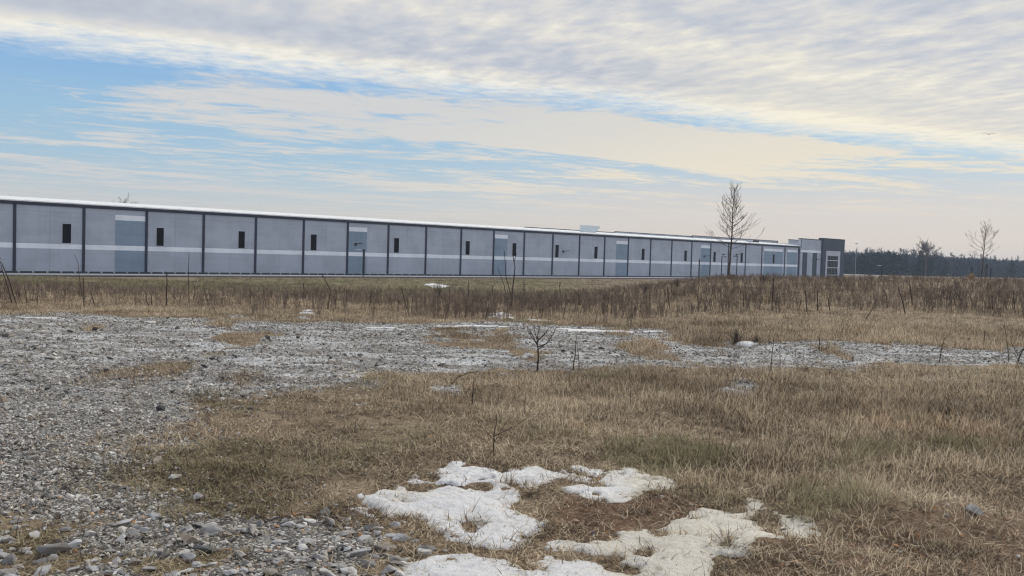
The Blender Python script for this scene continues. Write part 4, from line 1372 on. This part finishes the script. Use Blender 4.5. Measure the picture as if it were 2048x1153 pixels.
for a, b, c, d, lb in ((1572, 780, 1612, 794, 'bleached stalk lying left of the curly one'), (1668, 800, 1712, 806, 'bleached stalk lying right of the curly one'), (1602, 757, 1650, 785, 'pale stalk slanting down to the curly one'),
                       (1852, 774, 1873, 755, 'pale stalk slanting up in the grass at the right'), (1895, 922, 1950, 918, 'pale straw lying beside the green grass at the lower right')):
    p, q = ground_hit(a, b), ground_hit(a, b); q = at_depth(c, d, p[1] + (b - d) * .02)
    gz = float(height(q[0], q[1])); q[2] = max(q[2], gz + .03)
    mb = MB(); P = [np.array([0, 0, .04])]
    for k in range(1, 6): P.append((q - p) * k / 5 + np.array([0, 0, .04 + .02 * math.sin(k * 1.3)]))
    mb.tube(P, [.0045, .0045, .004, .004, .003, .002], 5)
    o = mb.build('dead_stalk', M['pale_stalk']); o.location = tuple(p); tag(o, lb, 'stalk')

# tall stalks standing out of the weed belt
tall = [([(24, 606), (12, 565), (0, 530)], 2.2, 'dark stalk leaning left at the far left edge of the weeds'),
        ([(32, 606), (20, 560), (8, 528), (-6, 508)], 2.2, 'taller dark stalk arching left at the far left edge'),
        ([(167, 614), (167, 580), (165, 556)], 1.8, 'straight brown stalk below the second pilaster'),
        ([(165, 548), (155, 525), (147, 509)], 1.0, 'thin stalk leaning left over the second pilaster'),
        ([(190, 612), (187, 598), (185, 584)], 1.8, None), ([(54, 605), (53, 585), (52, 570)], 1.4, None), ([(74, 612), (74, 595), (75, 584)], 1.3, None),
        ([(302, 618), (293, 605), (288, 585)], 1.7, None), ([(304, 610), (303, 592), (300, 584)], 1.5, None),
        ([(333, 612), (333, 580), (334, 561), (331, 543)], 2.2, 'dark straight stalk below the first lamp lit bay'), ([(378, 608), (376, 560), (376, 507)], 1.5, 'very tall thin stalk against the wall left of the fourth pilaster'),
        ([(386, 602), (389, 590), (390, 562)], 1.6, None), ([(418, 612), (412, 590), (408, 570)], 1.3, None), ([(500, 610), (500, 590), (500, 575)], 1.2, None), ([(608, 590), (608, 575), (607, 568)], 2.0, None),
        ([(668, 598), (656, 570), (645, 548)], 1.8, 'slanting dark stalk left of the first lamp post'), ([(815, 620), (808, 595), (802, 575)], 1.8, None), ([(738, 618), (742, 595), (745, 580)], 1.6, None),
        ([(693, 610), (693, 592), (693, 580)], 1.3, None), ([(782, 610), (780, 592), (779, 570)], 1.3, None),
        ([(1024, 615), (1024, 590), (1028, 555), (1030, 535), (1026, 512)], 2.4, 'tall dark stalk before the pilasters at the middle'),
        ([(1020, 612), (1022, 590), (1012, 555), (1010, 520), (1008, 500)], 1.6, 'second tall stalk crossing the one at the middle'), ([(1014, 600), (1008, 570), (995, 535)], 1.4, None),
        ([(1104, 618), (1096, 595), (1088, 580)], 2.0, 'slanting dark stalk right of the middle'), ([(1050, 612), (1048, 585), (1048, 562)], 2.2, None), ([(1122, 605), (1120, 580), (1119, 568)], 1.8, None),
        ([(1160, 615), (1158, 598), (1157, 585)], 2.2, None), ([(1212, 618), (1208, 600), (1206, 588)], 1.8, None), ([(1244, 620), (1246, 595), (1249, 570)], 1.5, None), ([(986, 600), (985, 580), (984, 570)], 1.6, None),
        ([(938, 605), (937, 585), (937, 560)], 1.4, None), ([(900, 605), (899, 590), (898, 575)], 1.4, None),
        ([(1544, 622), (1546, 580), (1548, 548)], 1.8, 'tall stalk below the second last dark pilaster'), ([(1614, 625), (1612, 600), (1611, 580)], 1.8, None), ([(1635, 622), (1635, 600), (1634, 583)], 2.2, None),
        ([(1660, 622), (1657, 605), (1655, 592)], 1.8, None), ([(1775, 618), (1773, 600), (1771, 585)], 2.0, None), ([(1811, 630), (1806, 605), (1797, 575)], 2.0, 'dark bent stalk at the right below the lamp posts'),
        ([(1825, 612), (1822, 590), (1819, 562)], 1.8, None), ([(1930, 618), (1922, 600), (1910, 580)], 1.8, None), ([(1985, 622), (1984, 600), (1982, 590)], 1.8, None), ([(1911, 612), (1908, 598), (1906, 588)], 1.6, None),
        ([(2030, 620), (2028, 600), (2026, 580)], 1.4, None), ([(1730, 640), (1745, 620), (1755, 600)], 1.3, None), ([(1398, 620), (1396, 600), (1394, 585)], 1.6, None), ([(1445, 622), (1443, 600), (1441, 582)], 1.6, None),
        ([(1487, 615), (1486, 598), (1486, 585)], 1.6, None), ([(1340, 620), (1338, 600), (1335, 575)], 1.5, None), ([(1300, 615), (1299, 595), (1297, 572)], 1.5, None)]
for ln, w, lb in tall:
    lines = [ln]
    if w >= 1.6:
        a, b = ln[-1]; lines.append([((a + ln[-2][0]) / 2, (b + ln[-2][1]) / 2), (a + R.uniform(-9, 9), b + R.uniform(-6, 6))])
    base = ln[0]
    if base[1] < 590: base = (base[0], 606)
    S('dead_stalk', [[base] + ln[1:]] + lines[1:], M['stalk'], lb or 'dark dead stalk standing up in the belt of weeds', 'stalk', 'tall dead stalks in the weed belt', wpx=w, taper=.5)

# bird
p = at_depth(1978, 269, 70)
V = [(-.16, 0, 0), (0, -.045, 0), (.19, 0, .01), (0, .045, 0), (0, 0, .055), (0, 0, -.05),
     (.02, -.05, .02), (-.07, -.06, .02), (.0, -.42, .10), (-.08, -.40, .10), (.02, .05, .02), (-.07, .06, .02), (.0, .42, .03), (-.08, .40, .03), (-.27, -.05, 0), (-.27, .05, 0)]
Fc = [(0, 1, 4), (1, 2, 4), (2, 3, 4), (3, 0, 4), (1, 0, 5), (2, 1, 5), (3, 2, 5), (0, 3, 5), (6, 7, 9, 8), (10, 12, 13, 11), (0, 14, 15)]
o = mesh_obj('bird', V, Fc, M['bird']); o.location = tuple(p); o.rotation_euler = (.1, .05, .9); o.scale = (1.1, 1.1, 1.1)
tag(o, 'small dark bird flying in the cloudy sky at the upper right', 'bird')

# ------------------------------------------------------------------ haze
LO = BASE_Z - 1.2
mb = MB(); mb.box(-1700, 1700, -320, 2700, LO - 3, 24)
hz = mb.build('haze', None if False else bpy.data.materials.new('haze_air'))
hm = hz.data.materials[0]; hm.use_nodes = True
hm.node_tree.nodes.clear()
out = hm.node_tree.nodes.new('ShaderNodeOutputMaterial'); pv = hm.node_tree.nodes.new('ShaderNodeVolumePrincipled')
pv.inputs['Color'].default_value = (.60, .74, .95, 1); pv.inputs['Density'].default_value = .00025; pv.inputs['Anisotropy'].default_value = .2
hm.node_tree.links.new(pv.outputs[0], out.inputs['Volume'])
tag(hz, kind='stuff')

# ------------------------------------------------------------------ sky
SUN_EL, SUN_AZ = math.radians(34), math.radians(38)      # azimuth clockwise from +Y
W = bpy.data.worlds.new('World'); SC.world = W; W.use_nodes = True
t = NT(W.node_tree); bg = W.node_tree.nodes['Background']; STR = .1
sky = t.node('ShaderNodeTexSky', sky_type='NISHITA'); sky.sun_disc = False
sky.sun_elevation = SUN_EL; sky.sun_rotation = SUN_AZ; sky.air_density = 1.0; sky.dust_density = 1.5
tc = t.node('ShaderNodeTexCoord'); sp = t.node('ShaderNodeSeparateXYZ'); t.l.new(tc.outputs['Generated'], sp.inputs[0])
x, y, z = sp.outputs
hor = t.math('SQRT', t.math('ADD', t.math('MULTIPLY', x, x), t.math('MULTIPLY', y, y)))
el = t.math('DIVIDE', z, t.math('MAXIMUM', hor, .001))                 # tangent of elevation
zc = t.math('ADD', t.math('MAXIMUM', z, .0), .008)
px_ = t.math('DIVIDE', x, zc); py_ = t.math('DIVIDE', y, zc)           # position on the cloud plane, heights of one
s_ = t.math('SUBTRACT', t.math('ADD', t.math('MULTIPLY', px_, -.417), t.math('MULTIPLY', py_, .909)), 4.85)
t_ = t.math('ADD', t.math('MULTIPLY', px_, .909), t.math('MULTIPLY', py_, .417))
P2 = t.comb(px_, py_, 0.0)
ST = t.comb(t_, s_, 0.0)
lin = lambda r, g, b: tuple((c / 255 / 12.92 if c / 255 <= .04045 else ((c / 255 + .055) / 1.055) ** 2.4) / STR for c in (r, g, b))
cl = lambda c: tuple(v for v in c)
# clear sky: Nishita blended with the milky horizon of the day
SCALE = 12.0
def rc(r, g, b): return tuple(v / SCALE for v in lin(r, g, b))
clear = t.ramp(t.math('MULTIPLY', el, 2.5), [(0, rc(212, 206, 200)), (.06, rc(214, 208, 202)), (.13, rc(194, 205, 212)), (.22, rc(168, 198, 219)), (.34, rc(156, 194, 223)), (.50, rc(132, 179, 227)), (.8, rc(104, 156, 214))])
clear = t.mix(1.0, clear, (SCALE,) * 3, 'MULTIPLY')
clear = t.mix(.12, clear, t.mix(1.0, sky.outputs[0], (1.0, 1.0, 1.0), 'MULTIPLY'))
warp = t.noise(ST, .55, 5, .6); warp2 = t.noise(ST, 3.0, 4, .6)
sw = t.math('ADD', s_, t.math('ADD', t.math('MULTIPLY', t.math('SUBTRACT', warp, .5), 1.1), t.math('MULTIPLY', t.math('SUBTRACT', warp2, .5), .35)))
# high sheet
ragged = t.noise(t.comb(t.math('MULTIPLY', t_, 1.0), t.math('MULTIPLY', s_, 1.2), 5.0), 7.0, 4, .65)
sheet = t.map(t.math('ADD', sw, t.math('MULTIPLY', t.math('SUBTRACT', ragged, .5), .8)), .50, -.38)
big = t.noise(t.comb(t.math('MULTIPLY', t_, .35), s_, 4.0), .9, 4, .55)
cell = t.noise(t.comb(t.math('MULTIPLY', t_, 1.0), t.math('MULTIPLY', s_, .55), 0.0), 6.5, 4, .5)
cell2 = t.noise(t.comb(t.math('MULTIPLY', t_, .9), t.math('MULTIPLY', s_, .6), 7.0), 15, 3, .6)
band = t.math('MULTIPLY', t.map(s_, -1.45, -.85), t.map(s_, -.22, -.62))
mott = t.map(t_, -.5, 2.0, .35, 1.0)
br = t.math('ADD', t.math('MULTIPLY', t.math('SUBTRACT', cell, .5), t.math('MULTIPLY', mott, 1.35)), t.math('MULTIPLY', t.math('SUBTRACT', cell2, .5), t.math('MULTIPLY', mott, .6)))
br = t.math('ADD', br, t.math('MULTIPLY', t.math('SUBTRACT', big, .5), 1.1))
edge = t.map(s_, -.75, -.10)
br = t.math('ADD', br, t.math('ADD', t.math('MULTIPLY', edge, .42), t.math('MULTIPLY', t.math('MULTIPLY', band, t.map(t_, 4.5, 1.5, .25, 1)), -.36)))
br = t.math('ADD', br, t.map(t_, -1.0, 4.0, .51, .63, False))
scol = t.ramp(br, [(0, rc(182, 190, 204)), (.3, rc(197, 202, 211)), (.55, rc(214, 214, 215)), (.8, rc(231, 228, 219)), (1, rc(246, 242, 230))])
scol = t.mix(1.0, scol, (SCALE,) * 3, 'MULTIPLY')
# unseen sky behind the camera, made brighter and bluer to cool the facade light
scol = t.mix(t.map(y, .1, -.5, 0, .75), scol, tuple(v * 1.12 for v in lin(206, 212, 226)))
# cirrus below the sheet
c1 = t.noise(t.comb(t.math('MULTIPLY', t_, .34), t.math('MULTIPLY', s_, .75), 11.0), .95, 6, .62, .8)
c2 = t.noise(t.comb(t.math('MULTIPLY', t_, .9), t.math('MULTIPLY', s_, 1.2), 2.0), 2.2, 5, .65, 1.2)
cd = t.math('ADD', t.math('MULTIPLY', c1, .60), t.math('MULTIPLY', c2, .40))
gap = t.math('MULTIPLY', t.map(s_, .3, 1.9, .19, 0), t.map(t_, 1.2, -.9, 0, 1))
cov = t.math('SUBTRACT', cd, gap)
mass = t.math('MULTIPLY', t.math('MULTIPLY', t.map(s_, .2, .7), t.map(s_, 3.6, 1.8)), t.math('MULTIPLY', t.map(t_, -.6, .9), t.map(t_, 7.5, 4.5)))
cov = t.math('ADD', cov, t.math('MULTIPLY', mass, .13))
cir = t.math('MULTIPLY', t.map(cov, .462, .600), t.map(el, .02, .09, .30, .90))
ccol = t.mix(t.map(t_, 1.5, 6.0), rc(216, 214, 211), rc(240, 229, 207))
ccol = t.mix(1.0, ccol, (SCALE,) * 3, 'MULTIPLY')
ccol = t.mix(t.map(el, .10, .04, 0, .6), ccol, lin(216, 209, 207))
peach = t.math('MULTIPLY', t.map(t.math('ARCTAN2', x, y), -.25, .25), t.math('MULTIPLY', t.map(el, .0, .03, .45, 1), t.map(el, .125, .05)))
clear = t.mix(t.math('MULTIPLY', peach, .62), clear, lin(226, 213, 203))
col = t.mix(cir, clear, ccol)
# warm light where the sun stands behind the sheet
az = t.math('DIVIDE', x, t.math('MAXIMUM', hor, .001))
warm = t.math('MULTIPLY', t.map(az, .02, .34), t.math('MULTIPLY', t.map(el, .07, .14), t.map(s_, -2.2, -.05)))
scol = t.mix(t.math('MULTIPLY', warm, .50), scol, lin(250, 240, 214))
col = t.mix(sheet, col, scol)
# below the horizon: ground-coloured
col = t.mix(t.map(z, -.01, -.06), col, lin(120, 112, 100))
t.l.new(col, bg.inputs['Color']); bg.inputs['Strength'].default_value = STR

sl = bpy.data.lights.new('sun', 'SUN'); sl.energy = 2.6; sl.angle = math.radians(7); sl.color = (1, .93, .82)
so = bpy.data.objects.new('sun', sl); COL.objects.link(so)
dv = Vector((math.sin(SUN_AZ) * math.cos(SUN_EL), math.cos(SUN_AZ) * math.cos(SUN_EL), math.sin(SUN_EL)))
so.rotation_euler = dv.to_track_quat('Z', 'Y').to_euler()

vs = SC.view_settings; vs.view_transform = 'Standard'; vs.look = 'None'; vs.gamma = 1; vs.exposure = 0.0; vs.use_curve_mapping = False
SC.cycles.max_bounces = 5; SC.cycles.diffuse_bounces = 3; SC.cycles.volume_bounces = 0; SC.cycles.transparent_max_bounces = 8
SC.cycles.use_denoising = True; SC.cycles.denoiser = 'OPENIMAGEDENOISE'; SC.cycles.denoising_prefilter = 'ACCURATE'; SC.cycles.denoising_input_passes = 'RGB_ALBEDO_NORMAL'
SC.cycles.pixel_filter_type = 'BLACKMAN_HARRIS'; SC.cycles.filter_width = 1.25
